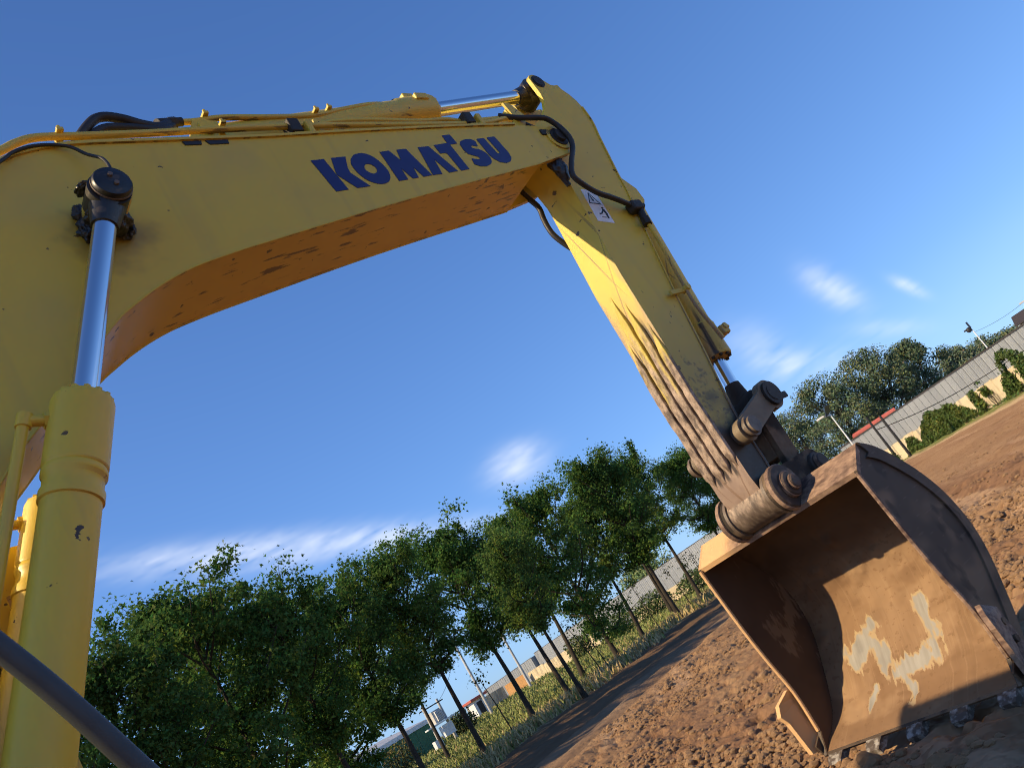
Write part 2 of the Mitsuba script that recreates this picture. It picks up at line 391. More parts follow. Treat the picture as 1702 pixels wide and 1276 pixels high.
def tube_profile(a, ax, prof, n):
    ref = np.array([0, 0, 1.0]) if abs(ax[2]) < .9 else np.array([1.0, 0, 0])
    u = np.cross(ax, ref)
    u /= np.linalg.norm(u)
    w = np.cross(ax, u)
    ang = np.arange(n) * 2 * np.pi / n
    ring = np.cos(ang)[:, None] * u + np.sin(ang)[:, None] * w
    v = np.concatenate([a + ax * d + ring * r for d, r in prof])
    f = []
    j = np.arange(n)
    for i in range(len(prof) - 1):
        q = np.stack([i * n + j, i * n + (j + 1) % n, (i + 1) * n + (j + 1) % n, (i + 1) * n + j], 1)
        f += [q[:, [0, 1, 2]], q[:, [0, 2, 3]]]
    k = len(v)
    v = np.vstack([v, [a + ax * prof[0][0]], [a + ax * prof[-1][0]]])
    f += [np.stack([(j + 1) % n, j, j * 0 + k], 1), np.stack([(len(prof) - 1) * n + j, (len(prof) - 1) * n + (j + 1) % n, j * 0 + k + 1], 1)]
    return trimesh.Trimesh(v, np.vstack(f), process=False)


# ------------------------------------------------------------------ terrain
def sm(a, b, x):
    t = np.clip((x - a) / (b - a), 0, 1)
    return t * t * (3 - 2 * t)


def s_row(x, y):
    return -x * .358 + y * .934


def ground_h(x, y):
    """ground height relative to the eye's zero (the ground lies near -1.55)"""
    x, y = np.asarray(x, float), np.asarray(y, float)
    s, u = s_row(x, y), x * .934 + y * .358
    P3 = lambda k, c: np.stack([x * k, y * k, np.zeros_like(x) + c], -1)
    near = np.exp(-((x - 6) ** 2 + (y - 5) ** 2) / 22 ** 2)
    wa, wb = x * .737 + y * .676, -x * .676 + y * .737
    furrow = meshkit.fbm(np.stack([wa * .16, wb * 1.1, x * 0], -1), 4, 41) - .5
    field = sm(9.3, 7.6, s + (meshkit.fbm(P3(.8, 2), 3, 5) - .5) * 1.6)
    n1 = meshkit.fbm(P3(.42, 1), 4, 1) - .5
    n2 = np.abs(meshkit.fbm(P3(1.9, 4), 3, 2) - .5)
    n3 = meshkit.fbm(P3(4.6, 7), 3, 3) - .5
    pit2 = meshkit.fbm(P3(7.3, 23), 2, 35)
    pit = meshkit.fbm(P3(3.1, 21), 3, 31)
    n4 = meshkit.fbm(P3(9.5, 25), 2, 33) - .5
    lev = .60 + .40 * sm(.44, .58, meshkit.fbm(P3(.33, 51), 3, 52))      # levelled patches between rough ones
    near = near * lev
    h = -1.55 + field * (.20 * furrow + .20 * n1 + .10 * n2 * near + .05 * n3 * near - .75 * near * np.clip(pit - .57, 0, .2) - .30 * near * np.clip(pit2 - .60, 0, .2) + .045 * n4 * near)
    rut = np.sin(s * 5.2 + 1.2 * np.sin(u * .21)) * .5 + .5
    trk = sm(8.2, 9.4, s) * sm(18, 16.5, s)
    h = h + trk * (-.06 + .13 * rut * meshkit.fbm(np.stack([u * .5, s * 1.3, x * 0], -1), 3, 8) + .03 * n3)
    h = h + .16 * np.exp(-((s - 8.2) / .55) ** 2) * (.3 + meshkit.fbm(P3(1.1, 9), 3, 11))          # berm along the track
    h = h + sm(16.5, 18.5, s) * (.06 + .06 * n1)
    h = h + 1.3 * sm(18, 90, s)
    # soil pushed up round the bucket's lip
    h = h + .10 * np.exp(-((x - 4.75) / .35) ** 2 - ((y - 4.25) / .5) ** 2) + .07 * np.exp(-((x - 4.6) / .3) ** 2 - ((y - 3.6) / .6) ** 2)
    h = h - .06 * np.exp(-((x - 5.2) / .5) ** 2 - ((y - 3.3) / .7) ** 2)
    return h


def gz(x, y):
    return float(ground_h(np.array([x]), np.array([y]))[0])


def axis_lines(a, b, step, lo, hi, g=1.09):
    m = list(np.arange(a, b + 1e-6, step))
    s, x = step, m[-1]
    while x < hi:
        s = min(s * g, 40)
        x += s
        m.append(x)
    s, x = step, m[0]
    while x > lo:
        s = min(s * g * 1.1, 60)
        x -= s
        m.insert(0, x)
    return np.array(m)


gx, gy = axis_lines(3.6, 15.0, .042, -500, 900, 1.035), axis_lines(2.2, 15.0, .042, -500, 900, 1.035)
GX, GY = np.meshgrid(gx, gy, indexing='ij')
GZ = ground_h(GX, GY)
nx_, ny_ = GX.shape
ii, jj = np.meshgrid(np.arange(nx_ - 1), np.arange(ny_ - 1), indexing='ij')
q0 = (ii * ny_ + jj).ravel()
gf = np.vstack([np.stack([q0, q0 + ny_, q0 + ny_ + 1], 1), np.stack([q0, q0 + ny_ + 1, q0 + 1], 1)])
labels['ground'] = {'label': 'churned reddish brown earth of the building site with a wheel track and a grassy margin', 'category': 'ground', 'kind': 'structure'}
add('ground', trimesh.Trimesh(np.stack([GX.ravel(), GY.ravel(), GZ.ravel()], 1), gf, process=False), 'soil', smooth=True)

# ------------------------------------------------------------------ the excavator
EX = thing('excavator', 'yellow tracked excavator, boom raised against the sky, bucket resting on the brown soil', 'excavator')
YR, YL, YM = 3.20, 3.72, 3.46

# --- boom
top = [(-.78, .42), (-.45, 1.0), (.10, 1.86), (.55, 2.47), (.85, 2.82), (1.05, 3.02), (1.24, 3.145), (1.42, 3.215), (1.62, 3.25), (2.05, 3.27), (2.69, 3.30), (3.24, 3.34), (4.16, 3.395), (4.80, 3.425)]
nose = [(5.00, 3.425), (5.17, 3.395), (5.27, 3.32), (5.305, 3.24), (5.275, 3.175), (5.19, 3.135)]
bot = [(4.80, 3.04), (3.4, 2.78), (2.35, 2.56), (2.06, 2.495), (1.86, 2.44), (1.69, 2.37), (1.53, 2.28), (1.37, 2.165), (1.0, 1.81), (.75, 1.56), (.20, .86), (-.36, .10), (-.55, .0), (-.74, .08), (-.82, .25)]
bsm = [tuple(q) for q in spline(bot, 6)]
tsm = [tuple(q) for q in spline(top, 5)]
side = Polygon(tsm + nose + bsm)
solid = Polygon(tsm + bsm)
boom = EX + '__boom'
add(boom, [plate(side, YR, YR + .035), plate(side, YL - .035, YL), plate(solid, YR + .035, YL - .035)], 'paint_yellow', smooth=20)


def strip(path, off, th, y0, y1):
    """a plate of thickness th laid along an (x, z) path"""
    p = np.asarray(path, float)
    t = np.gradient(p, axis=0)
    t /= np.linalg.norm(t, axis=1, keepdims=True)
    nrm = np.stack([-t[:, 1], t[:, 0]], 1)
    a, b = p + nrm * off, p + nrm * (off + th)
    return plate(Polygon(np.vstack([a, b[::-1]])), y0, y1)


add(boom + '__top_plate', strip(spline(top[1:], 4), .001, .018, YR - .014, YL + .014), 'paint_yellow')
add(boom + '__bottom_weld', [tube(spline(xz(bot[:12], y), 4), .006, 6) for y in (YR + .002, YL - .002)], 'paint_yellow', smooth=True)
# boss that carries the two lift cylinders' rod ends
add(boom + '__cross_boss', cyl((1.545, 2.985, 2.755), (1.545, 3.935, 2.755), .095, 40), 'paint_yellow', smooth=40)
# tip pin with its cap
add(boom + '__tip_pin', [cyl((5.19, YR - .045, 3.295), (5.19, YL + .045, 3.295), .055, 24), cyl((5.19, YR - .02, 3.295), (5.19, YR, 3.295), .085, 28),
                         box(5.03, 5.2, YR - .012, YR, 3.325, 3.375)], 'dark_steel', smooth=40)
add(boom + '__nose_collar', [cyl((5.19, YR - .012, 3.295), (5.19, YR + .0, 3.295), .118, 32)], 'paint_yellow', smooth=40)

LET = dict(
    K1=[(2.861, 3.113), (2.955, 3.123), (2.998, 2.877), (2.907, 2.867)],
    K2=[(3.011, 3.13), (3.118, 3.14), (3.086, 3.049), (3.082, 3.008), (3.167, 2.895), (3.067, 2.885), (2.982, 2.992), (2.982, 3.012)],
    O=[(3.149, 3.121), (3.187, 3.152), (3.244, 3.165), (3.295, 3.153), (3.333, 3.117), (3.36, 3.062), (3.368, 3.008), (3.354, 2.96), (3.321, 2.924), (3.27, 2.908), (3.217, 2.916), (3.172, 2.944), (3.141, 2.99), (3.128, 3.038), (3.128, 3.08)],
    M=[(3.395, 3.173), (3.473, 3.183), (3.521, 3.096), (3.539, 3.19), (3.619, 3.197), (3.695, 2.963), (3.618, 2.952), (3.584, 3.039), (3.573, 2.946), (3.523, 2.941), (3.482, 3.031), (3.48, 2.935), (3.404, 2.925)],
    A=[(3.728, 3.209), (3.824, 3.218), (3.938, 2.99), (3.855, 2.979), (3.8, 3.101), (3.787, 2.97), (3.703, 2.963)],
    T=[(3.877, 3.228), (4.009, 3.246), (4.006, 3.317), (4.083, 3.327), (4.098, 3.241), (4.025, 3.232), (4.051, 3.004), (3.97, 2.992), (3.947, 3.147), (3.936, 3.156), (3.886, 3.15)],
    S=[(4.274, 3.212), (4.282, 3.264), (4.249, 3.283), (4.193, 3.28), (4.139, 3.262), (4.118, 3.234), (4.116, 3.183), (4.135, 3.141), (4.198, 3.118), (4.222, 3.106), (4.218, 3.091), (4.187, 3.09), (4.135, 3.102), (4.127, 3.045), (4.17, 3.026), (4.23, 3.024), (4.283, 3.044), (4.308, 3.067), (4.32, 3.11), (4.307, 3.153), (4.267, 3.184), (4.209, 3.197), (4.203, 3.215), (4.222, 3.22)],
    U=[(4.306, 3.285), (4.385, 3.292), (4.418, 3.142), (4.43, 3.139), (4.444, 3.15), (4.416, 3.298), (4.502, 3.309), (4.533, 3.149), (4.526, 3.099), (4.495, 3.065), (4.441, 3.048), (4.385, 3.059), (4.345, 3.091), (4.327, 3.128)])
O_IN = [(3.211, 3.056), (3.236, 3.074), (3.268, 3.071), (3.288, 3.048), (3.288, 3.021), (3.271, 3.001), (3.243, 2.994), (3.217, 3.008), (3.204, 3.03)]


def rounded(p):
    q = np.vstack([p, p[:1]])
    return Polygon(spline(q, 5))


lets = []
for k, v in LET.items():
    g = Polygon(v)
    if k == 'O':
        g = rounded(np.array(v)).difference(rounded(np.array(O_IN)))
    elif k in 'SU':
        g = g.buffer(.012, join_style=1).buffer(-.012).buffer(-.01).buffer(.01)
    for gg in getattr(g, 'geoms', [g]):
        lets.append(plate(gg, YR - .0035, YR))
add(boom + '__lettering', lets, 'letter_blue', label='dark blue KOMATSU lettering')
# two dark rating plates on the top edge
add(boom + '__name_plate', plate([(2.145, 3.268), (2.253, 3.272), (2.247, 3.246), (2.153, 3.243)], YR - .006, YR), 'decal_black')
add(boom + '__name_plate', plate([(2.277, 3.274), (2.412, 3.281), (2.409, 3.253), (2.294, 3.247)], YR - .006, YR), 'decal_black')

# --- lift cylinders
def lift_cylinder(ym, out, first):
    k = uniq(EX + '__lift_cylinder')
    eye = np.array([1.535, ym, 2.735])
    topc = np.array([1.078, ym, 1.735])
    ax = (eye - topc) / np.linalg.norm(eye - topc)
    a = topc - ax * 2.2
    L = 2.2
    prof = [(0, .09), (.02, .102), (L - .44, .102), (L - .435, .110), (L - .40, .110), (L - .385, .103), (L - .35, .103), (L - .335, .112), (L - .315, .112), (L - .305, .107), (L - .295, .113), (L - .02, .113), (L, .107), (L, .06)]
    add(k, lathe(a, eye, prof, 56), 'paint_yellow', smooth=35)
    add(k + '__rod', cyl(topc - ax * .02, eye - ax * .08, .050, 40), 'chrome', smooth=40)
    add(k + '__gland_bolts', bolts(topc - ax * .012, ax, .093, 14, .0135, .024), 'paint_yellow', smooth=False, kind='stuff')
    # rod eye and greasy cap
    add(k + '__rod_eye', [cyl(eye + (0, -.065, .01), eye + (0, .065, .01), .094, 40), tube([eye - ax * .17, eye - ax * .05], [.058, .078], 24)], 'grease', smooth=40)
    oy = ym + out * .105
    add(k + '__pin_cap', tube_profile(np.array([1.545, ym + out * .065, 2.755]), np.array([0, out, 0.0]), [(0, .078), (.010, .086), (.030, .086), (.040, .080), (.043, .062), (.048, .054), (.050, .02)], 36), 'grease', smooth=35)
    if first:
        add(k + '__cap_rim', tube_profile(np.array([1.545, ym + out * .066, 2.755]), np.array([0, out, 0.0]), [(.004, .08), (.006, .0895), (.014, .0895), (.016, .08)], 36), 'pin_steel', smooth=35)
        add(k + '__cap_bolt', bolts((1.545, ym + out * .113, 2.755), (0, out, 0), .026, 2, .012, .012), 'pin_steel')
    add(k + '__foot_eye', cyl(a + (-.02, -.07, -.06), a + (-.02, .07, -.06), .13, 32), 'paint_yellow', smooth=40)
    # hard oil line beside the barrel with its elbow block
    side_ = np.array([-.19, 0, .035]) if first else np.array([-.19, 0, .035])
    pts = [topc + side_ * .99 - ax * .045, topc + side_ * 1.0 - ax * .25, topc + side_ * 1.0 - ax * 1.2, topc + side_ * .97 - ax * 2.0]
    add(k + '__oil_line', tube(spline(pts, 6), .0215, 14), 'paint_yellow', smooth=40)
    add(k + '__elbow_block', [cyl(topc + side_ * .45 - ax * .075, topc + side_ * .99 - ax * .075, .022, 16), cyl(topc + side_ * .99 - ax * .10, topc + side_ * .99 - ax * .045, .028, 16)], 'paint_yellow', smooth=40)
    add(k + '__line_nut', cyl(topc + side_ * .50 - ax * .075, topc + side_ * .66 - ax * .075, .034, 6), 'paint_yellow', smooth=40)
    return k


cylR = lift_cylinder(3.03, -1, True)
labels[cylR] = {'label': 'near lift cylinder in shade with a long polished rod'}
cylL = lift_cylinder(3.89, 1, False)
labels[cylL] = {'label': 'far sunlit lift cylinder'}

# grease squeezed out between the rod eye and the boom
rng = np.random.default_rng(5)


def lump(c, r, seed, sub=3, amp=.5, fr=6.0):
    m = trimesh.creation.icosphere(subdivisions=sub)
    v = np.array(m.vertices)
    d = 1 + amp * (meshkit.fbm(v * fr / 3 + seed * 7.3, 4, seed) - .5) * 2
    v = v * d[:, None] * np.asarray(r) + np.asarray(c)
    return trimesh.Trimesh(v, m.faces, process=False)


gl = [lump((1.545, 3.12, 2.70), (.10, .075, .075), 9, 5, .30, 5), lump((1.465, 3.175, 2.69), (.052, .04, .075), 1, 5, .45, 8), lump((1.47, 3.18, 2.79), (.045, .035, .055), 3, 5, .42, 8),
      lump((1.622, 3.175, 2.69), (.040, .04, .060), 2, 5, .45, 8), lump((1.63, 3.18, 2.76), (.035, .03, .06), 6, 5, .4, 8), lump((1.465, 3.06, 2.835), (.030, .045, .022), 4, 4, .4, 6)]
for g_ in gl:                       # crumbly surface
    v = np.array(g_.vertices)
    c_ = v.mean(0)
    v += (v - c_) * ((meshkit.fbm(v * 42, 3, 8) - .5) * .26)[:, None]
    v[:, 1] = np.minimum(v[:, 1], 3.205)
    g_.vertices = v
add(EX + '__grease_lump', gl, 'grease', smooth=True, label='black clotted grease round the rod end')

# --- pipes and hoses along the top of the boom
def pipe(name, pts, r, m, n=12, seg=6, label=None):
    return add(EX + '__' + name, tube(spline(pts, seg), r, n), m, smooth=50, label=label)


pipe('boom_pipe', [(-.1, 3.25, 1.95), (.62, 3.25, 2.72), (.95, 3.25, 3.06), (1.12, 3.25, 3.185), (1.274, 3.25, 3.265), (1.363, 3.25, 3.319), (1.469, 3.25, 3.355), (1.678, 3.25, 3.365), (2.022, 3.25, 3.385), (2.359, 3.25, 3.412), (2.773, 3.25, 3.438), (3.3, 3.25, 3.46), (4.0, 3.25, 3.475), (4.55, 3.25, 3.50), (4.84, 3.26, 3.56), (5.02, 3.28, 3.575)], .021, 'paint_yellow')
pipe('boom_pipe', [(2.26, 3.35, 3.575), (2.39, 3.35, 3.585), (2.578, 3.35, 3.619), (2.9, 3.35, 3.629), (3.215, 3.35, 3.650), (3.45, 3.36, 3.715), (3.75, 3.37, 3.79), (3.95, 3.40, 3.83)], .019, 'paint_yellow')
pipe('boom_pipe', [(1.3, 3.33, 3.24), (1.9, 3.33, 3.31), (2.6, 3.33, 3.36), (3.27, 3.31, 3.55), (4.0, 3.29, 3.55), (4.24, 3.28, 3.56), (4.431, 3.28, 3.545), (4.808, 3.28, 3.585), (5.09, 3.28, 3.60)], .019, 'paint_yellow')
pipe('boom_pipe', [(.5, 3.62, 2.5), (1.1, 3.62, 3.13), (1.6, 3.62, 3.31), (2.8, 3.62, 3.36), (4.4, 3.62, 3.46), (5.0, 3.62, 3.5)], .021, 'paint_yellow')
pipe('boom_hose', [(1.60, 3.33, 3.30), (1.698, 3.31, 3.425), (1.772, 3.30, 3.505), (1.827, 3.30, 3.547), (1.889, 3.30, 3.556), (1.967, 3.30, 3.537), (2.042, 3.30, 3.503), (2.131, 3.31, 3.496), (2.22, 3.34, 3.555)], .026, 'rubber')
pipe('boom_hose', [(1.66, 3.36, 3.29), (1.708, 3.33, 3.375), (1.761, 3.31, 3.43), (1.843, 3.30, 3.472), (1.964, 3.30, 3.476), (2.066, 3.30, 3.466), (2.16, 3.31, 3.48), (2.24, 3.35, 3.545)], .025, 'rubber')
add(EX + '__hose_ferrule', [cyl((2.15, 3.335, 3.545), (2.235, 3.35, 3.57), .029, 16), cyl((2.235, 3.35, 3.57), (2.275, 3.35, 3.576), .033, 6), cyl((2.275, 3.35, 3.576), (2.31, 3.35, 3.58), .026, 16)], 'dark_steel', smooth=40)
pipe('grease_hose', [(1.05, 3.16, 2.95), (1.18, 3.15, 3.07), (1.251, 3.165, 3.139), (1.3, 3.175, 3.185), (1.383, 3.18, 3.224), (1.473, 3.18, 3.234), (1.554, 3.17, 3.21), (1.600, 3.14, 3.13), (1.62, 3.06, 3.02), (1.60, 3.0, 2.90), (1.575, 2.985, 2.83)], .0085, 'rubber', 8)


def clamp(x, y, z, w=.034, h=.07, tilt=0):
    h = h * .8
    k = uniq(EX + '__pipe_clamp')
    add(k, [hullbox(x - w / 2, x + w / 2, y - .045, y + .045, z - .022, z + .000, .005), box(x - w / 2, x + w / 2, y + .022, y + .034, z - h, z - .012), cyl((x, y - .03, z - .002), (x, y - .03, z + .016), .009, 6)], 'paint_yellow')


for x, y, z, h in ((1.57, 3.25, 3.385, .11), (2.46, 3.35, 3.63, .27), (3.23, 3.34, 3.675, .2), (3.36, 3.36, 3.72, .2), (2.46, 3.25, 3.45, .12), (3.1, 3.28, 3.49, .13)):
    clamp(x, y, z, h=h)
for x, z in ((2.93, 3.405), (4.42, 3.50)):
    k = uniq(EX + '__pipe_bracket')
    add(k, [plate([(x - .06, z - .10), (x + .07, z - .10), (x + .065, z - .045), (x - .05, z - .05)], 3.205, 3.215), box(x - .06, x + .05, 3.215, 3.34, z - .055, z - .045),
            cyl((x - .02, 3.204, z - .075), (x - .02, 3.19, z - .075), .012, 6), cyl((x + .03, 3.204, z - .075), (x + .03, 3.19, z - .075), .012, 6), hullbox(x + .06, x + .10, 3.2, 3.33, z - .06, z + .05, .008)], 'paint_yellow')
    add(k + '__clamp_block', hullbox(x - .05, x + .03, 3.21, 3.30, z - .03, z + .075, .01), 'dark_steel', smooth=40)

# --- arm cylinder on the boom
eye = np.array([5.632, YM, 4.063])
b0 = np.array([2.42, YM, 3.50])
ax = (eye - b0) / np.linalg.norm(eye - b0)
arm_c = EX + '__arm_cylinder'
L = float(np.linalg.norm(np.array([4.37, YM, 3.842]) - b0))
add(arm_c, lathe(b0, eye, [(0, .09), (.02, .112), (L - .36, .112), (L - .33, .122), (L - .02, .126), (L, .12), (L, .05)], 48), 'paint_yellow', smooth=35)
add(arm_c + '__gland_bolts', bolts(b0 + ax * (L - .006), ax, .1, 10, .016, .022), 'paint_yellow', kind='stuff')
add(arm_c + '__rod', cyl(b0 + ax * (L - .02), eye - ax * .09, .058, 40), 'chrome', smooth=40)
add(arm_c + '__rod_eye', [cyl(eye + (0, -.085, 0), eye + (0, .085, 0), .115, 36), tube([eye - ax * .2, eye - ax * .06], [.066, .095], 24)], 'grease', smooth=40)
pc = b0 + ax * (L - .16)
add(arm_c + '__port_block', [hullbox(-.05, .05, -.05, .05, -.03, .035, .012).apply_transform(trimesh.transformations.translation_matrix(pc + (.0, 0, .128))),
                             hullbox(-.06, .06, -.02, .02, -.03, .03, .012).apply_transform(trimesh.transformations.translation_matrix(pc + (.02, -.12, .04)))], 'paint_yellow', smooth=40)
add(arm_c + '__base_bracket', [plate([(2.22, 3.29), (2.66, 3.31), (2.50, 3.56), (2.36, 3.57)], y, y + .03) for y in (YM - .14, YM + .11)] + [cyl((2.42, YM - .16, 3.50), (2.42, YM + .16, 3.50), .05, 24)], 'paint_yellow', smooth=40)

# --- arm
outer = [(5.542, 4.101), (5.565, 4.130), (5.61, 4.145), (5.65, 4.138), (5.70, 4.09), (5.765, 4.032), (5.80, 4.028), (5.854, 4.036), (5.868, 3.985), (5.92, 3.925), (5.955, 3.85), (5.97, 3.77), (5.966, 3.64), (5.945, 3.54), (5.902, 3.42), (5.846, 3.225), (5.776, 2.98), (5.745, 2.835), (5.702, 2.697), (5.54, 2.20), (5.40, 1.754), (5.27, 1.288), (5.165, .944), (5.10, .66), (5.085, .42), (5.06, .27)]
inner = [(4.90, .12), (4.83, .22), (4.818, .34), (4.853, 1.02), (4.909, 1.503), (4.965, 2.05), (5.057, 2.566), (5.105, 2.85), (5.115, 2.95), (5.10, 3.08), (5.05, 3.20), (5.035, 3.32), (5.07, 3.44), (5.20, 3.55), (5.38, 3.66)]
ear = [(5.461, 3.739), (5.525, 3.83), (5.548, 3.92), (5.545, 4.02)]
AY0, AY1 = 3.306, 3.614
aside = Polygon(outer + inner + ear).buffer(0)
abody = Polygon(outer[12:] + inner + [(5.55, 3.72)]).buffer(0)
arm = EX + '__arm'
add(arm, [plate(aside, AY0, AY0 + .035), plate(aside, AY1 - .035, AY1), plate(abody, AY0 + .035, AY1 - .035)], 'paint_arm', smooth=20)
add(arm + '__outer_plate', strip(spline(outer[11:], 3)[::-1], .001, .014, AY0 - .010, AY1 + .010), 'paint_arm')
add(arm + '__ear_pin', [cyl((5.628, AY0 - .012, 4.063), (5.628, AY1 + .012, 4.063), .052, 28), cyl((5.628, AY0 - .006, 4.063), (5.628, AY0, 4.063), .068, 28)], 'dark_steel', smooth=40)
# rubbing strips welded on the arm's inner face, each worn to its own length
ip = np.array(inner[2:9])


def on_inner(z):
    return float(np.interp(z, ip[:, 1], ip[:, 0]))


for y0, y1, z0, z1 in ((3.308, 3.368, .44, 1.62), (3.384, 3.450, .41, 1.86), (3.466, 3.532, .39, 1.98), (3.548, 3.612, .40, 1.60)):
    zs = np.linspace(z0, z1, 60)
    hgt = .030 * np.clip(np.minimum((zs - z0) / .10, (z1 - zs) / .22), .04, 1) * (1 + .5 * (meshkit.fbm(np.stack([zs * 14, zs * 0 + y0 * 50, zs * 0], -1), 3, 2) - .5))
    rows = []
    w = meshkit.fbm(np.stack([zs * 6, zs * 0 + y0 * 31, zs * 0], -1), 3, 4) - .5
    for k, zz in enumerate(zs):
        x = on_inner(zz)
        t = np.clip(min((zz - z0) / .08, (z1 - zz) / .25), .25, 1)
        ym, hw = (y0 + y1) / 2 + .008 * w[k], (y1 - y0) / 2 * t * (1 + .22 * w[k])
        for fy, fh in ((-1, -.05), (-.99, .7), (-.80, 1), (.80, 1), (.99, .7), (1, -.05)):
            rows.append((x - hgt[k] * fh, ym + hw * fy, zz))
    v = np.array(rows)
    i, j = np.meshgrid(np.arange(len(zs) - 1), np.arange(5), indexing='ij')
    q = np.stack([i * 6 + j, (i + 1) * 6 + j, (i + 1) * 6 + j + 1, i * 6 + j + 1], -1).reshape(-1, 4)
    add(arm + '__wear_strip', trimesh.Trimesh(v, np.vstack([q[:, [0, 1, 2]], q[:, [0, 2, 3]]]), process=False), 'rust_steel', smooth=40)
# end boss
BP = np.array([4.945, YM, .165])
add(arm + '__end_boss', cyl((BP[0], AY0 - .03, BP[2]), (BP[0], AY1 + .03, BP[2]), .138, 48), 'rust_steel', smooth=40)
# warning decal
dec = arm + '__warning_decal'
add(dec, plate([(5.187, 2.858), (5.335, 2.835), (5.299, 2.50), (5.127, 2.539)], AY0 - .002, AY0), 'decal_white', label='white warning sticker with a black triangle and a figure')
tri = Polygon([(5.24, 2.823), (5.299, 2.689), (5.172, 2.715)])
tin = tri.buffer(-.0085)
add(dec + '__pictogram', [plate(tri.difference(tin), AY0 - .0035, AY0 - .002), plate(Point(5.235, 2.742).buffer(.012), AY0 - .0035, AY0 - .002), plate([(5.228, 2.755), (5.243, 2.755), (5.238, 2.79), (5.233, 2.79)], AY0 - .0035, AY0 - .002),
                          plate([(5.262, 2.646), (5.287, 2.640), (5.292, 2.60), (5.278, 2.55), (5.26, 2.553), (5.268, 2.60)], AY0 - .0035, AY0 - .002), plate(Point(5.278, 2.656).buffer(.011), AY0 - .0035, AY0 - .002),
                          plate([(5.268, 2.625), (5.23, 2.60), (5.20, 2.597), (5.202, 2.609), (5.228, 2.612), (5.262, 2.637)], AY0 - .0035, AY0 - .002),
                          plate([(5.205, 2.575), (5.25, 2.566), (5.249, 2.560), (5.204, 2.569)], AY0 - .0035, AY0 - .002)], 'decal_black')

# hose from the boom tip over the joint down to the bucket cylinder's pipe
h1 = [(4.80, 3.27, 3.60), (4.93, 3.22, 3.53), (5.047, 3.165, 3.475), (5.139, 3.155, 3.457), (5.205, 3.150, 3.384), (5.222, 3.140, 3.303), (5.234, 3.145, 3.222), (5.205, 3.16, 3.142), (5.10, 3.17, 3.02), (5.035, 3.19, 2.905), (5.082, 3.20, 2.825), (5.21, 3.22, 2.745), (5.35, 3.23, 2.695), (5.46, 3.235, 2.645), (5.57, 3.25, 2.60)]
pipe('arm_hose', h1, .0215, 'rubber', 14)
pipe('arm_hose', [(4.95, 3.30, 3.60), (5.06, 3.27, 3.50), (5.14, 3.255, 3.38), (5.15, 3.26, 3.22), (5.12, 3.27, 3.1), (5.04, 3.275, 2.97), (5.05, 3.28, 2.88)], .020, 'rubber', 14)
pipe('arm_hose', [(5.02, 3.66, 3.42), (5.05, 3.68, 3.2), (5.12, 3.68, 3.03), (5.105, 3.69, 2.92), (5.088, 3.69, 2.84), (5.088, 3.69, 2.75), (5.115, 3.68, 2.66), (5.17, 3.67, 2.57), (5.3, 3.67, 2.5)], .023, 'rubber', 14, label='ribbed black hose bulging out on the far side of the arm')
add(EX + '__hose_bracket', [plate([(4.86, 3.425), (4.935, 3.425), (5.06, 3.56), (4.97, 3.70), (4.90, 3.71), (4.915, 3.6)], 3.235, 3.255), plate([(4.80, 3.425), (4.90, 3.425), (4.92, 3.66), (4.86, 3.66)], 3.40, 3.42),
                            hullbox(4.90, 4.94, 3.25, 3.36, 3.56, 3.66, .008)], 'paint_yellow')
add(EX + '__grease_smear', [lump((5.05, 3.262, 3.05), (.075, .045, .12), 11, 3, .5), lump((5.11, 3.27, 3.19), (.05, .04, .1), 12, 3, .5)], 'grease', smooth=True)
add(EX + '__hose_fitting', [hullbox(5.53, 5.66, 3.21, 3.30, 2.55, 2.645, .02), cyl((5.62, 3.25, 2.56), (5.59, 3.25, 2.45), .03, 12), cyl((5.60, 3.25, 2.47), (5.585, 3.25, 2.41), .04, 6), cyl((5.66, 3.25, 2.60), (5.70, 3.25, 2.60), .022, 10)], 'dark_steel', smooth=40)
pipe('arm_pipe', [(5.61, 3.25, 2.50), (5.60, 3.25, 2.429), (5.565, 3.25, 2.199), (5.485, 3.25, 1.803), (5.455, 3.25, 1.60), (5.475, 3.25, 1.42), (5.50, 3.26, 1.31)], .0165, 'paint_arm')
add(EX + '__pipe_stay', [box(5.30, 5.48, 3.26, 3.28, 1.765, 1.80), cyl((5.482, 3.22, 1.785), (5.482, 3.29, 1.785), .026, 12)], 'rust_steel', smooth=40)

# --- bucket cylinder behind the arm
be, bt = np.array([5.495, YM, .775]), np.array([5.865, YM, 2.74])
ax = (be - bt) / np.linalg.norm(be - bt)
bk = EX + '__bucket_cylinder'
Lb = 1.53
add(bk, lathe(bt, be, [(0, .10), (.02, .105), (Lb - .30, .105), (Lb - .285, .12), (Lb - .25, .12), (Lb - .235, .112), (Lb - .02, .125), (Lb, .118), (Lb, .05)], 40), 'paint_arm', smooth=35)
add(bk + '__gland_bolts', bolts(bt + ax * (Lb - .012), ax, .1, 10, .016, .026), 'dark_steel', kind='stuff')
add(bk + '__rod', cyl(bt + ax * (Lb - .02), be - ax * .12, .052, 36), 'chrome', smooth=40)
add(bk + '__rod_eye', [cyl(be + (0, -.07, 0), be + (0, .07, 0), .11, 36), tube([be - ax * .24, be - ax * .06], [.058, .09], 24)], 'muddy_steel', smooth=40)
pp = bt + ax * (Lb - .14)
add(bk + '__port_block', [hullbox(-.045, .045, -.06, .03, -.04, .04, .015).apply_transform(trimesh.transformations.translation_matrix(pp + (.085, -.10, .03))), cyl(pp + (.09, -.17, .05), pp + (.09, -.12, .05), .026, 6), cyl(pp + (.12, -.11, .015), pp + (.155, -.11, .01), .014, 8), cyl(pp + (.12, -.14, .05), pp + (.155, -.14, .045), .014, 8)], 'paint_arm', smooth=40)
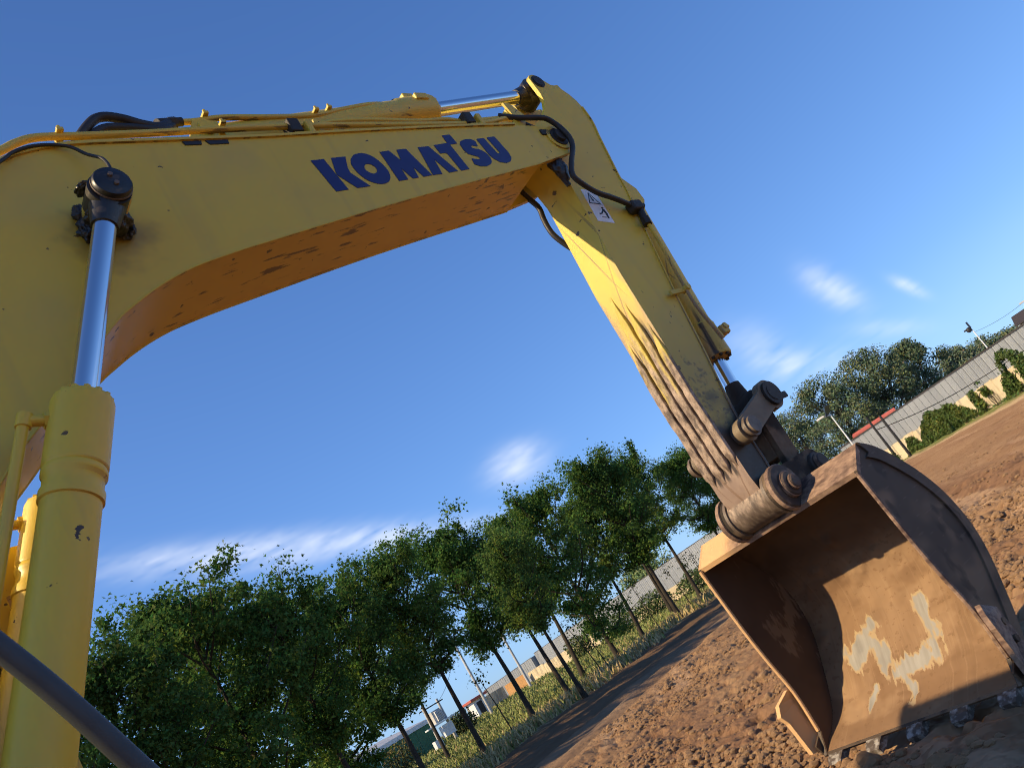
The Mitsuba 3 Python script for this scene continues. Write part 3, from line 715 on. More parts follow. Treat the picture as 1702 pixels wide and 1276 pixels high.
add(bk + '__base_bracket', [plate([(5.78, 3.0), (5.70, 2.62), (5.80, 2.60), (5.90, 2.72), (5.90, 2.84)], y, y + .03) for y in (YM - .14, YM + .11)], 'paint_arm')

# --- linkage
lp, up = np.array([4.985, YM, .615]), np.array([5.495, YM, .775])


def dogbone(a, b, r1, r2, w):
    d = (b - a)[[0, 2]] / np.linalg.norm((b - a)[[0, 2]])
    return shapely.unary_union([Point(a[0], a[2]).buffer(r1, 24), Point(b[0], b[2]).buffer(r2, 24), LineString([(a[0], a[2]), (b[0], b[2])]).buffer(w, cap_style=2)])


for y0 in (3.215, 3.645):
    add(EX + '__tipping_link', plate(dogbone(lp, up, .088, .118, .082), y0, y0 + .06), 'link_steel')
add(EX + '__link_pin', [cyl((lp[0], 3.14, lp[2]), (lp[0], 3.78, lp[2]), .062, 28)] + [cyl((lp[0], a, lp[2]), (lp[0], b, lp[2]), .078, 32) for a, b in ((3.165, 3.185), (3.275, 3.303), (3.617, 3.645), (3.735, 3.755))], 'pin_steel', smooth=40)
add(EX + '__link_pin', [cyl((up[0], 3.185, up[2]), (up[0], 3.735, up[2]), .060, 28), cyl((up[0], 3.19, up[2]), (up[0], 3.213, up[2]), .095, 28), hullbox(up[0] + .04, up[0] + .16, 3.195, 3.215, up[2] - .07, up[2] - .02, .008)], 'dark_steel', smooth=40)
ep = np.array([5.425, YM, .19])
add(EX + '__bucket_link', [plate(dogbone(up, ep, .115, .115, .09), 3.335, 3.385), plate(dogbone(up, ep, .115, .115, .09), 3.535, 3.585), plate(dogbone(up * .72 + ep * .28, up * .3 + ep * .7, .02, .02, .10), 3.385, 3.535)], 'muddy_steel')

# --- bucket
bu = EX + '__bucket'
BY0, BY1 = 2.72, 4.22
shell_out = np.array([(4.93, .015), (5.115, .155), (5.26, .085), (5.39, -.025), (5.53, -.18), (5.635, -.36), (5.675, -.53), (5.67, -.69), (5.61, -.85), (5.50, -1.03), (5.38, -1.20), (5.24, -1.34), (4.985, -1.455)])
so = np.vstack([shell_out[:2], spline(shell_out[1:], 4)[1:]])
t_ = np.gradient(so, axis=0)
t_ /= np.linalg.norm(t_, axis=1, keepdims=True)
nr = np.stack([t_[:, 1], -t_[:, 0]], 1)           # towards the inside
si_ = so + nr * .028
si_[0] = (4.945, -.018)
si_[1] = (5.10, .10)
si_[-1] = (4.985, -1.428)
# outer sheet, inner sheet and the two lips as separate pieces so that inside and outside carry their own surface


def sheet(path, y0, y1, ny=2, flip=False):
    ys = np.linspace(y0, y1, ny)
    v = np.array([(a, y, b) for a, b in path for y in ys])
    i, j = np.meshgrid(np.arange(len(path) - 1), np.arange(ny - 1), indexing='ij')
    q = np.stack([i * ny + j, i * ny + j + 1, (i + 1) * ny + j + 1, (i + 1) * ny + j], -1).reshape(-1, 4)
    if flip:
        q = q[:, ::-1]
    return trimesh.Trimesh(v, np.vstack([q[:, [0, 1, 2]], q[:, [0, 2, 3]]]), process=False)


add(bu, [sheet(so[1:], BY0 + .03, BY1 - .03, 2), plate([tuple(so[-1]), tuple(si_[-1]), (4.965, -1.44)], BY0 + .03, BY1 - .03)], 'worn_steel', smooth=30)
add(bu + '__top_flange', [plate([tuple(so[0]), tuple(so[1]), (5.10, .10), tuple(si_[0])], BY0 - .001, BY1 + .001)], 'flange_steel')
# lining: slightly buckled, with dried clay sticking to it
path_in = spline(si_[1:], 2)
ly = np.linspace(BY0 + .028, BY1 - .028, 70)
lv = []
for k, (a, b) in enumerate(path_in):
    lv.append(np.stack([np.full_like(ly, a), ly, np.full_like(ly, b)], 1))
lv = np.array(lv)
tt = np.gradient(path_in, axis=0)
tt /= np.linalg.norm(tt, axis=1, keepdims=True)
nn = np.stack([tt[:, 1], -tt[:, 0]], 1)
bump_ = (meshkit.fbm(lv * 2.3, 3, 4) - .45) * .035 + np.clip(meshkit.fbm(lv * 7, 3, 6) - .52, 0, 1) * .08
bump_ *= np.clip(np.minimum(np.arange(len(path_in)), np.arange(len(path_in))[::-1]) / 6.0, 0, 1)[:, None]
bump_ = np.maximum(bump_, -.015)
lv[..., 0] += nn[:, None, 0] * bump_
lv[..., 2] += nn[:, None, 1] * bump_
npath, nly = len(path_in), len(ly)
i, j = np.meshgrid(np.arange(npath - 1), np.arange(nly - 1), indexing='ij')
q = np.stack([i * nly + j, (i + 1) * nly + j, (i + 1) * nly + j + 1, i * nly + j + 1], -1).reshape(-1, 4)
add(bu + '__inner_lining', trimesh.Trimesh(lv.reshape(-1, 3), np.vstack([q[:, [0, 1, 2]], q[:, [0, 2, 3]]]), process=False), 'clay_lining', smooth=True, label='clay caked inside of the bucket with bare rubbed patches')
# side plates: outer skin of steel, inner skin of clay
sp_poly = Polygon(np.vstack([so, [(4.965, -1.44), (5.045, -1.30), (5.055, -1.02), (5.0, -.72), (4.965, -.45)]]))
add(bu + '__side_plate', plate(sp_poly, BY0, BY0 + .024), 'worn_steel', label='dark shaded side plate facing the camera')
add(bu + '__side_plate', plate(sp_poly, BY1 - .024, BY1), 'worn_steel')
inn = sp_poly.buffer(-.004)
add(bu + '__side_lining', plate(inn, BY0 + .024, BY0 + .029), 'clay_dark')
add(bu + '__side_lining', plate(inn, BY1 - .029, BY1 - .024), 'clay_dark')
# the bright worn edge strips along the mouth
rim = [(4.93, .0), (4.965, -.45), (5.0, -.72), (5.055, -1.02), (5.045, -1.30)]
for y in (BY0 + .012, BY1 - .012):
    add(bu + '__mouth_edge', [tube(spline(xz(rim, y), 4), .0155, 8)], 'flange_steel', smooth=40)
# reinforcing band welded on the outside of the side plates
for ya, yb in ((BY0 - .014, BY0), (BY1, BY1 + .014)):
    band = Polygon(np.vstack([so[1:], so[1:][::-1] + nr[1:][::-1] * .10])).buffer(0)
    band = max(getattr(band, 'geoms', [band]), key=lambda g: g.area)
    add(bu + '__side_band', plate(band, ya, yb), 'worn_steel')
# bolted side cutters, bent a little outwards
for s_, y in ((-1, BY0), (1, BY1)):
    c = plate([(5.04, -.98), (4.93, -1.03), (4.90, -1.10), (4.925, -1.16), (4.945, -1.40), (5.05, -1.42), (5.20, -1.30), (5.19, -1.06)], 0, .035)
    v = np.array(c.vertices)
    v[:, 1] = y + s_ * (v[:, 1] + .016 + np.clip(5.02 - v[:, 0], 0, .2) * .55)
    f = np.array(c.faces)
    c = trimesh.Trimesh(v, f if s_ > 0 else f[:, ::-1], process=False)
    k = add(bu + '__side_cutter', c, 'flange_steel')
    add(k + '__bolt', [cyl((x, y + s_ * .05, z), (x, y + s_ * .075, z), .024, 6) for x, z in ((5.12, -1.13), (5.12, -1.24))], 'worn_steel')
# teeth
tdir = np.array([-.90, 0, -.40])
tdir /= np.linalg.norm(tdir)
for k in range(5):
    y = BY0 + .10 + k * (BY1 - BY0 - .20) / 4
    pr = [(.10, .060, .030), (.03, .064, .036), (-.05, .060, .036), (-.10, .050, .026)]
    vs = []
    nrm = np.array([-.40, 0, .90])
    for d, wy, hh in pr:
        c = np.array([4.985, y, -1.462]) - tdir * d
        for sy, sz in ((-1, -1), (1, -1), (1, 1), (-1, 1)):
            vs.append(c + np.array([0, sy * wy, 0]) + nrm * sz * hh * .8)
    hull = trimesh.Trimesh(vs).convex_hull
    kk = add(bu + '__tooth', hull, 'tooth_steel', label='chipped pale tooth on the cutting edge' if k == 1 else None)
# hitch: two ears with stepped round bosses on both pins
for y0, y1, s_ in ((3.215, 3.275, -1), (3.645, 3.705, 1)):
    e = shapely.unary_union([Point(BP[0], BP[2]).buffer(.15, 24), Point(ep[0], ep[2]).buffer(.125, 24), Polygon([(4.96, .30), (5.40, .31), (5.53, .13), (5.40, -.06), (5.12, .12), (4.95, .0), (4.84, .06)])])
    add(bu + '__hitch_ear', plate(e, y0, y1), 'muddy_steel')
    yo = y0 if s_ < 0 else y1
    ya, yb_ = yo - s_ * .02, np.array([0, float(s_), 0])
    k = add(bu + '__pin_boss', tube_profile(np.array([BP[0], ya, BP[2]]), yb_, [(0, .156), (.040, .156), (.049, .149), (.049, .088), (.080, .088), (.088, .081), (.088, .048), (.115, .048), (.120, .042)], 44), 'boss_steel', smooth=30)
    add(k + '__lit_worn_ring', tube_profile(np.array([BP[0], ya, BP[2]]), yb_, [(.002, .158), (.004, .163), (.034, .163), (.037, .158)], 44), 'flange_steel', smooth=30)  # worn edge ring, its tan colour painting in the sunlit rim
    add(k + '__lit_worn_ring', tube_profile(np.array([BP[0], ya, BP[2]]), yb_, [(.052, .089), (.053, .093), (.075, .093), (.077, .089)], 36), 'flange_steel', smooth=30)
    add(k + '__lit_worn_ring', tube_profile(np.array([BP[0], ya, BP[2]]), yb_, [(.091, .049), (.092, .053), (.111, .053), (.112, .049)], 30), 'flange_steel', smooth=30)
    k = add(bu + '__pin_boss', tube_profile(np.array([ep[0], ya, ep[2]]), yb_, [(0, .085), (.045, .085), (.052, .08), (.052, .058), (.085, .058), (.09, .05)], 36), 'boss_steel', smooth=30)
    add(k + '__lit_worn_ring', tube_profile(np.array([ep[0], ya, ep[2]]), yb_, [(.056, .059), (.057, .063), (.08, .063), (.081, .059)], 30), 'flange_steel', smooth=30)
for s_ in (-1, 1):      # sealing rings between arm boss and ears
    yy = AY0 - .03 if s_ < 0 else AY1 + .03
    add(EX + '__seal_ring', cyl((BP[0], yy - .012, BP[2]), (BP[0], yy + .012, BP[2]), .152, 40), 'pin_steel', smooth=40)
for x, y, z in ((4.99, 3.93, -.012), (5.42, 3.35, -.16), (5.30, 3.48, -.06)):
    pass

# --- body behind the boom: outside the picture; cab added and shaped to shade the bucket's lip
body = EX + '__upper_body'
add(body, [hullbox(-4.1, -.96, 1.98, 5.15, -.55, .75, .12), hullbox(-.95, -.30, 1.98, 2.95, -.55, .15, .06), box(-1.3, -.2, 3.05, 3.85, -.55, -.2),
           plate([(-.95, -.5), (.30, -.62), (.34, -.30), (-.35, .42), (-.75, .42)], 3.08, 3.14), plate([(-.95, -.5), (.30, -.62), (.34, -.30), (-.35, .42), (-.75, .42)], 3.78, 3.84)], 'paint_yellow')
add(EX + '__counterweight', hullbox(-4.9, -4.1, 1.98, 5.15, -.5, .62, .2), 'paint_yellow', smooth=40)
cab = EX + '__cab'
cabp = Polygon([(-.95, -.52), (.60, -.52), (.86, .12), (.80, 1.42), (1.20, 1.55), (1.20, 1.61), (.70, 1.65), (-.85, 1.66), (-.95, 1.5)])
add(cab, [plate(cabp, 3.98, 4.03), plate(cabp, 5.16, 5.22), plate(cabp.buffer(-.03), 4.03, 5.16)], 'paint_yellow')
for y0, y1 in ((3.968, 3.979), (5.221, 5.232)):
    add(cab + '__window', plate([(-.7, .28), (.74, .28), (.68, 1.34), (-.7, 1.40)], y0, y1), 'cab_glass')
add(cab + '__window', plate([(.845, .2), (.86, .2), (.815, 1.35), (.80, 1.35)], 4.06, 5.13), 'cab_glass')
for y0 in (1.85, 4.45):
    tr = shapely.unary_union([Point(-3.4, -1.12).buffer(.44), Point(.45, -1.12).buffer(.44), shapely.box(-3.4, -1.56, .45, -.68)])
    k = add(EX + '__track', plate(tr, y0, y0 + .6), 'dark_steel')
    for c in np.linspace(-3.4, .45, 22):
        pass
add(EX + '__undercarriage', [box(-2.6, -.4, 2.45, 4.45, -1.3, -.75), cyl((-1.5, 3.4, -.8), (-1.5, 3.4, -.5), .75, 40)], 'dark_steel')
# handrail by the steps at the front right
add(EX + '__handrail', tube(spline([(-.75, 2.05, .86), (-.2, 1.85, .90), (.08, 1.76, .86), (.20, 1.75, .76), (.315, 1.75, .538), (.381, 1.75, .399), (.452, 1.75, .228), (.54, 1.75, .01), (.57, 1.80, -.12), (.50, 1.95, -.22), (.1, 2.05, -.25), (-.5, 2.1, -.25)], 8), .022, 20), 'rail_grey', smooth=True, label='dark grey handrail tube close to the camera')

# ------------------------------------------------------------------ soil clods
rng = np.random.default_rng(21)
proto = []
for sd in range(6):
    m = trimesh.creation.icosphere(subdivisions=0 if sd < 2 else 1 if sd < 5 else 2)
    v = np.array(m.vertices)
    v = v * (1 + 1.1 * (meshkit.fbm(v * 1.7 + sd * 5.1, 3, sd) - .5))[:, None]
    v[:, 2] *= .75
    proto.append((v, np.array(m.faces)))


def clods(n, sampler, rmin, rmax, pw, seed):
    r_ = np.random.default_rng(seed)
    V, Fc, o = [], [], 0
    x, y = sampler(r_, n)
    z = ground_h(x, y)
    r = rmin * (rmax / rmin) ** (r_.random(n) ** pw)
    for k in range(n):
        v, f = proto[r_.integers(2) if r[k] < .024 else 2 + r_.integers(3) if r[k] < .08 else 5]
        a = r_.random() * 6.283
        R = np.array([[math.cos(a), -math.sin(a), 0], [math.sin(a), math.cos(a), 0], [0, 0, 1]])
        sc = r[k] * (1 + .35 * (r_.random(3) - .5))
        V.append((v * sc) @ R.T + (x[k], y[k], z[k] + r[k] * .08))
        Fc.append(f + o)
        o += len(v)
    return trimesh.Trimesh(np.vstack(V), np.vstack(Fc), process=False)


def sector(d0, d1, a0, a1, smax=8.6, clump=1.2):
    def f(r_, n):
        X, Y = [], []
        tot = 0
        while tot < n:
            d = d0 * (d1 / d0) ** r_.random(n)
            a = np.radians(r_.uniform(a0, a1, n))
            x, y = d * np.cos(a), d * np.sin(a)
            keep = (s_row(x, y) < smax + .4 * (r_.random(n) - .5)) & (meshkit.fbm(np.stack([x * clump, y * clump, x * 0], -1), 3, 15) + .25 * (r_.random(n) - .5) > .50)
            keep &= (meshkit.fbm(np.stack([x * .33, y * .33, x * 0 + 51], -1), 3, 52) + .10 * (r_.random(n) - .5) > .38)
            keep &= ~((x > 4.9) & (x < 5.7) & (y > 2.75) & (y < 4.2)) & ~((x < 1.2) & (y > 1.6))
            X.append(x[keep])
            Y.append(y[keep])
            tot += keep.sum()
        return np.concatenate(X)[:n], np.concatenate(Y)[:n]
    return f


labels['soil_clods'] = {'label': 'loose lumps of dug reddish brown soil scattered over the earth field', 'category': 'soil', 'kind': 'stuff'}
add('soil_clods', [clods(34000, sector(4.4, 18, 8, 62), .008, .045, 1.5, 3), clods(330, sector(5.0, 20, 8, 62), .04, .095, 1.7, 9), clods(3000, sector(12, 45, 6, 50, clump=.5), .016, .055, 1.9, 4), clods(1500, sector(5.6, 9.5, 40, 62), .014, .055, 1.2, 6)], 'clod_soil')

# ------------------------------------------------------------------ trees
LEAFSHAPE = np.array([(0, 0), (.42, .10), (.30, .42), (.55, .55), (.16, .68), (0, 1.05), (-.16, .68), (-.55, .55), (-.30, .42), (-.42, .10)]) - np.array([0, .45])
LF_SMALL = np.array([(0, -.5), (.33, -.05), (0, .55), (-.33, -.05)])


def leaves(centres, size, seed, tint, spread, shape='maple', up=.35, outward=None):
    r_ = np.random.default_rng(seed)
    n = len(centres)
    if shape == 'maple':
        s2 = np.array([(0, -.42), (.56, -.12), (.20, .12), (0, .62), (-.20, .12), (-.56, -.12)])
        fl = np.array([(0, 1, 2), (0, 2, 4), (2, 3, 4), (0, 4, 5)])
    else:
        s2, fl = LF_SMALL, np.array([(0, 1, 2), (0, 2, 3)])
    nrm = r_.normal(size=(n, 3)) * .75 + np.array([0, 0, up])
    if outward is not None:
        nrm = nrm + outward
    nrm /= np.linalg.norm(nrm, axis=1, keepdims=True)
    a = np.cross(nrm, r_.normal(size=(n, 3)))
    a /= np.linalg.norm(a, axis=1, keepdims=True)
    b = np.cross(nrm, a)
    sz = size * r_.uniform(.65, 1.3, n)
    v = centres[:, None] + sz[:, None, None] * (s2[None, :, :1] * a[:, None] + s2[None, :, 1:] * b[:, None] + (np.abs(s2[None, :, :1]) * .25) * nrm[:, None])
    k = len(s2)
    f = (fl[None] + (np.arange(n) * k)[:, None, None]).reshape(-1, 3)
    c = np.asarray(tint) * (1 + spread * r_.normal(size=(n, 1))).clip(.45, 1.8) * (1 + .16 * r_.normal(size=(n, 3)) * np.array([1, .35, .7])).clip(.4, 1.7)
    # a few yellowing leaves in patches
    yel = (meshkit.fbm(centres * .55, 2, seed) > .60) & (r_.random(n) < .45)
    c[yel] = c[yel] * np.array([1.6, 1.25, .9])
    return v.reshape(-1, 3), f, np.repeat(np.clip(c, .004, .5), k, axis=0)


def tree_mesh(seed, H, R, base, nl, leaf, tint, nlimb=28, lean=0.0, trunk_r=.145):
    r_ = np.random.default_rng(seed)
    tp = np.array([[.55 * t * math.sin(seed * 1.7) + .16 * math.sin(3.6 * t + seed) * t, .5 * t * math.cos(seed * 2.3) + .18 * math.sin(3.1 * t + 2 * seed) * t, t * H * .93] for t in np.linspace(0, 1, 12)])
    wood = [tube(tp, trunk_r * (1 - .88 * np.linspace(0, 1, 12)) * (1 + .35 * np.exp(-np.linspace(0, 1, 12) * 30)), 9)]
    cen, wt = [], []
    for k in range(nlimb):
        t = base + (0.97 - base) * ((k + .5 * r_.random()) / nlimb)
        o = np.array([np.interp(t * H, tp[:, 2], tp[:, i]) for i in range(3)])
        az = k * 2.4 + r_.normal() * .4
        u = (t - base) / (1 - base)
        reach = R * (math.sin(math.pi * (.16 + .78 * u)) ** .8) * r_.uniform(.65, 1.25)
        rise = reach * (.45 + .9 * u) * r_.uniform(.7, 1.3)
        end = o + np.array([math.cos(az) * reach, math.sin(az) * reach, rise])
        mid = (o + end) / 2 + np.array([0, 0, -.08 * reach]) + r_.normal(size=3) * .08 * reach
        p = spline([o, mid, end], 4)
        wood.append(tube(p, np.linspace(.040, .007, len(p)) * (1.5 - .8 * u) * trunk_r / .11, 5))
        for j in range(6):
            q = .25 + .75 * r_.random()
            b = p[min(int(q * (len(p) - 1)), len(p) - 1)]
            d = r_.normal(size=3) * np.array([1, 1, .6])
            d /= np.linalg.norm(d)
            tl = reach * .42 * r_.uniform(.5, 1.3)
            e = b + d * tl + np.array([0, 0, .18 * tl])
            wood.append(tube(np.array([b, (b + e) / 2 + (0, 0, -.02), e]), [.010, .007, .004], 4, cap=False))
            for s in (.55, 1.0):
                cen.append(b + (e - b) * s)
                wt.append(.185 * r_.uniform(.6, 1.5))
        cen.append(end)
        wt.append(.26)
    for k in range(9):          # bare young shoots that stick out at the top
        b = tp[-1] + r_.normal(size=3) * np.array([R * .36, R * .36, .35]) - (0, 0, .2)
        e = b + np.array([r_.normal() * .2, r_.normal() * .2, r_.uniform(.5, 1.15)])
        wood.append(tube(np.array([b, (b + e) / 2, e]), [.012, .008, .004], 4, cap=False))
        for s in (.3, .55, .8, 1.0):
            cen.append(b + (e - b) * s)
            wt.append(.10)
    cen, wt = np.array(cen), np.array(wt)
    idx = r_.integers(0, len(cen), nl)
    c = cen[idx] + r_.normal(size=(nl, 3)) * wt[idx][:, None] * np.array([1.15, 1.15, .85])
    ow = c - cen[idx]
    ow /= np.linalg.norm(ow, axis=1, keepdims=True) + 1e-9
    return trimesh.util.concatenate(wood), leaves(c, leaf, seed, tint, .22, up=.75, outward=ow * .55)


VAR = []
for sd, (H, R, base, nl) in enumerate(((8.9, 2.35, .40, 11000), (9.4, 2.2, .44, 10500), (8.6, 2.5, .38, 11500), (9.1, 1.95, .46, 8500), (8.8, 2.8, .16, 15500))):
    w, (v, f, c) = tree_mesh(31 + sd, H, R * .90, base, int(nl * 1.75), .132, ((.084, .164, .040), (.096, .178, .046), (.078, .152, .040), (.104, .182, .050), (.094, .176, .044))[sd])
    scene[f'trunk_group_{sd}'] = {'type': 'shapegroup', 'mesh': mikit.ply(w, 'bark', smooth=True)}
    scene[f'crown_group_{sd}'] = {'type': 'shapegroup', 'mesh': mikit.ply((v, f), 'leaf', color=c)}
    VAR.append((sd, sd, H))

ROW = [  # x, y, height, variant, spin, label
    (3.2, 20.6, 8.6, 4, 10, 'leafy tree at the far left, its crown cut by the lift cylinder and the handrail'),
    (6.0, 21.4, 8.9, 2, 80, 'broad bushy tree in the left clump, right behind the yellow lift cylinder'),
    (8.4, 22.8, 9.2, 4, 150, 'tall tree in the left clump with a lone leafy shoot standing above its crown'),
    (10.9, 23.6, 8.4, 0, 200, 'dark tree right of the tall left clump, its crown flat topped'),
    (13.6, 25.2, 8.2, 2, 300, 'dark dense tree in front of the green shed'),
    (16.5, 26.3, 8.3, 1, 40, 'tree with thin leafy shoots reaching left, beside the white transformer boxes'),
    (22.8, 31.7, 9.6, 0, 95, 'tall dark tree in mid row left of the wispy cloud, thin leaning trunk'),
    (25.1, 31.7, 9.4, 3, 140, 'mid row tree with two crossing trunks near the orange wall'),
    (21.4, 26.3, 7.9, 3, 250, 'thin trunked young tree standing nearest to the wheel track'),
    (29.1, 32.1, 9.8, 4, 330, 'tree with the thickest trunk in the row, above the straw coloured verge'),
    (34.6, 35.6, 9.8, 3, 20, 'slim tree with a thin slanting trunk behind the thickest trunked one'),
    (36.2, 33.9, 10.3, 2, 110, 'tree with a forked dark trunk left of the bucket, near the row end'),
    (41.5, 36.5, 10.4, 1, 170, 'pale trunked tree of the row closest to the bucket'),
    (46.5, 36.8, 10.3, 0, 270, 'row tree half hidden behind the arm'),
    (53.0, 39.5, 10.0, 2, 60, 'last tree of the row, behind the arm where the bucket link hangs'),
    (4.6, 29.0, 10.2, 4, 30, 'second row tree showing dark through the left clump beside the lift cylinder'),
    (10.2, 30.5, 10.6, 2, 120, 'second row tree behind the tallest shoot of the left clump'),
    (15.2, 33.5, 10.6, 4, 210, 'second row tree filling the dark middle of the left clump'),
    (31.5, 38.0, 10.6, 3, 10, 'second row tree behind the thickest trunked tree, closing the canopy'),
    (45.0, 42.5, 11.6, 1, 75, 'second row tree behind the canopy end just left of the arm'),
    (26.0, 45.0, 10.0, 1, 215, 'second row tree behind the dark clump, near the green shed'),
]
for x, y, H, vi, spin, lab in ROW:
    H = H * (.79 if x < 15 else .86) * (1 + .07 * math.sin(7 * x))
    fat = 1.0
    k = thing('maple_tree', lab, 'tree', 'trees in the row beyond the track')
    w, l, H0 = VAR[vi]
    M = T().translate([x, y, gz(x, y) + ZC - .08]).rotate([0, 0, 1], spin).scale([H / H0 * (.95 if vi != 3 else 1)] * 2 + [H / H0])
    scene[k + '__trunk'] = {'type': 'instance', 'group': {'type': 'ref', 'id': f'trunk_group_{w}'}, 'to_world': M}
    scene[k + '__crown'] = {'type': 'instance', 'group': {'type': 'ref', 'id': f'crown_group_{l}'}, 'to_world': M}

# big trees beyond the warehouse
def far_tree(az, dist, topz, R, seed, lab, tint, low=.10, nl=9000, leaf=.5):
    nl = int(nl * 2.4)
    r_ = np.random.default_rng(seed)
    x, y = dist * math.cos(math.radians(az)), dist * math.sin(math.radians(az))
    z0 = gz(x, y)
    H = topz - z0
    nb = 80
    cs, rs = [], []
    for k in range(nb):
        t = low + (1 - low) * r_.random() ** .8
        rad = R * math.sin(math.pi * (.12 + .80 * (t - low) / (1 - low))) ** .7
        a, q = r_.random() * 6.283, math.sqrt(r_.random())
        cs.append((math.cos(a) * rad * q, math.sin(a) * rad * q, t * H * .93))
        rs.append(R * r_.uniform(.14, .36))
    cs, rs = np.array(cs), np.array(rs)
    i = r_.integers(0, nb, nl)
    d = r_.normal(size=(nl, 3))
    d /= np.linalg.norm(d, axis=1, keepdims=True)
    c = cs[i] + d * (rs[i] * r_.random(nl) ** .4)[:, None] * np.array([1, 1, .85])
    sel = c[:, 2] > .3
    c, d = c[sel], d[sel]
    v, f, col = leaves(c, leaf * .72, seed, np.array(tint) * (2.1, 2.05, 3.0), .22, 'small', up=.6, outward=d * .8)
    k = thing('broad_tree', lab, 'tree', 'big trees behind the warehouse')
    tr = [tube(spline([(0, 0, 0), (.1, .1, H * .3), (-.1, .2, H * .75)], 4), np.linspace(.35, .06, 9), 8)]
    for j in range(0, nb, 3):
        tr.append(tube(np.array([(0, .1, cs[j][2] * .55), cs[j] * np.array([.5, .5, .8]), cs[j]]), [.12, .08, .03], 5))
    add(k + '__trunk', trimesh.util.concatenate(tr).apply_translation((x, y, z0)), 'bark', smooth=True)
    add(k + '__crown', trimesh.Trimesh(v + np.array([x, y, z0]), f, process=False), 'far_leaf', color=col)


FT = (.055, .075, .030)
far_tree(30.4, 152, 15.0, 8.0, 51, 'large grey green tree left of the lamp post, half hidden by the bucket linkage', FT, .06, 9000, .42)
far_tree(27.6, 150, 16.8, 7.4, 52, 'big round tree behind the lamp post at the warehouse end', (.050, .072, .026), .1, 9000, .5)
far_tree(24.9, 155, 16.8, 7.2, 53, 'tallest dark tree behind the warehouse roof', (.046, .066, .024), .1, 9000, .5)
far_tree(22.7, 165, 15.4, 6.2, 54, 'dark tree at the right shoulder of the tall trees', (.044, .064, .024), .1, 8000, .5)
far_tree(20.7, 190, 11.0, 5.5, 55, 'low hazy tree left of the slim floodlight post', (.06, .08, .034), .05, 6000, .55)
far_tree(19.2, 200, 9.8, 6.0, 56, 'low tree behind the roof under the floodlight post', (.058, .08, .032), .05, 6000, .55)
far_tree(17.4, 205, 8.2, 6.0, 57, 'lowest tree peeping over the roof near the right edge', (.06, .082, .034), .05, 5000, .55)
far_tree(33.5, 130, 9.0, 5.0, 58, 'tree behind the bucket link, between arm and bucket', FT, .06, 6000, .45)
far_tree(43.4, 128, 7.2, 4.5, 59, 'bright green tree seen between two trunks above the grey shed roof', (.085, .12, .03), .1, 5000, .42)
far_tree(66.5, 60, 3.0, 2.3, 60, 'small round bush like tree at the green shed', (.05, .075, .03), .05, 5000, .20)

# ------------------------------------------------------------------ buildings and walls
def pol(az, d):
    return np.array([d * math.cos(math.radians(az)), d * math.sin(math.radians(az))])


def wall_box(a, b, th, z0, z1, off=0.0):
    """an upright slab from a to b (plan), thickness th towards the camera side"""
    a, b = np.asarray(a, float), np.asarray(b, float)
    d = (b - a) / np.linalg.norm(b - a)
    n = np.array([-d[1], d[0]])
    if n @ a > 0:
        n = -n
    m = trimesh.creation.box((np.linalg.norm(b - a), th, z1 - z0))
    ang = math.atan2(d[1], d[0])
    m.apply_transform(trimesh.transformations.rotation_matrix(ang, [0, 0, 1]))
    c = (a + b) / 2 + n * (th / 2 + off)
    m.apply_translation((c[0], c[1], (z0 + z1) / 2))
    return m


def warehouse(A, B, zt0, zt1, step, lab, seam=None, depth=14):
    k = thing('warehouse', lab, 'warehouse')
    A, B = np.asarray(A, float), np.asarray(B, float)
    L = np.linalg.norm(B - A)
    n = int(L / step)
    away = np.array([-(B - A)[1], (B - A)[0]]) / L
    if away @ A < 0:
        away = -away
    r_ = np.random.default_rng(int(L * 10))
    for i in range(n):
        a, b = A + (B - A) * i / n, A + (B - A) * (i + 1) / n
        zt = zt0 + (zt1 - zt0) * (i + .5) / n
        e = (b - a) / np.linalg.norm(b - a) * .036
        off = r_.uniform(.0, .02)
        pc_ = [wall_box(a + e, b - e, .04, -2.2, zt, .02 + off)]
        for fr in (.25, .5, .75):        # pressed ribs
            c = a + (b - a) * fr
            pc_.append(wall_box(c - e * 1.6, c + e * 1.6, .03, -2.2, zt - .01, .06 + off))
        add(k + '__wall_panel', pc_, 'sheet_metal' if r_.random() < .6 else 'sheet_metal_dark')
    add(k + '__wall', wall_box(A, B, .02, -2.2, min(zt0, zt1) - .05), 'panel_gap')
    C, D = B + away * depth, A + away * depth
    v = np.array([(*A, zt0 + .03), (*B, zt1 + .03), (*(B + away * depth / 2), zt1 + .12), (*(A + away * depth / 2), zt0 + .12), (*C, zt1), (*D, zt0),
                  (*C, -2.2), (*D, -2.2), (*A, -2.2), (*B, -2.2)])
    f = np.array([(0, 1, 2), (0, 2, 3), (3, 2, 4), (3, 4, 5), (5, 4, 6), (5, 6, 7), (0, 3, 5), (0, 5, 7), (0, 7, 8), (1, 4, 2), (1, 6, 4), (1, 9, 6)])
    add(k + '__roof', trimesh.Trimesh(v, f, process=False), 'sheet_metal_dark')
    add(k + '__eaves', wall_box(A, B, .10, min(zt0, zt1) - .1, max(zt0, zt1) - .04, .09) if abs(zt0 - zt1) < .25 else tube([(*A, zt0), (*B, zt1)], .08, 6), 'dark_roof')
    return k


WA, WB = pol(12.5, 112), pol(28.9, 128)
warehouse(WA, WB, 4.05, 3.95, .85, 'long grey corrugated metal warehouse at the right behind the ivy wall')
warehouse(pol(37.5, 96), pol(52.3, 150), 2.95, 3.3, 1.6, 'grey corrugated shed glimpsed between the tree trunks in mid picture')
warehouse(pol(52.6, 150), pol(56.2, 158), 2.95, 2.6, 1.6, 'short grey shed left of the orange wall, beside the concrete pole')

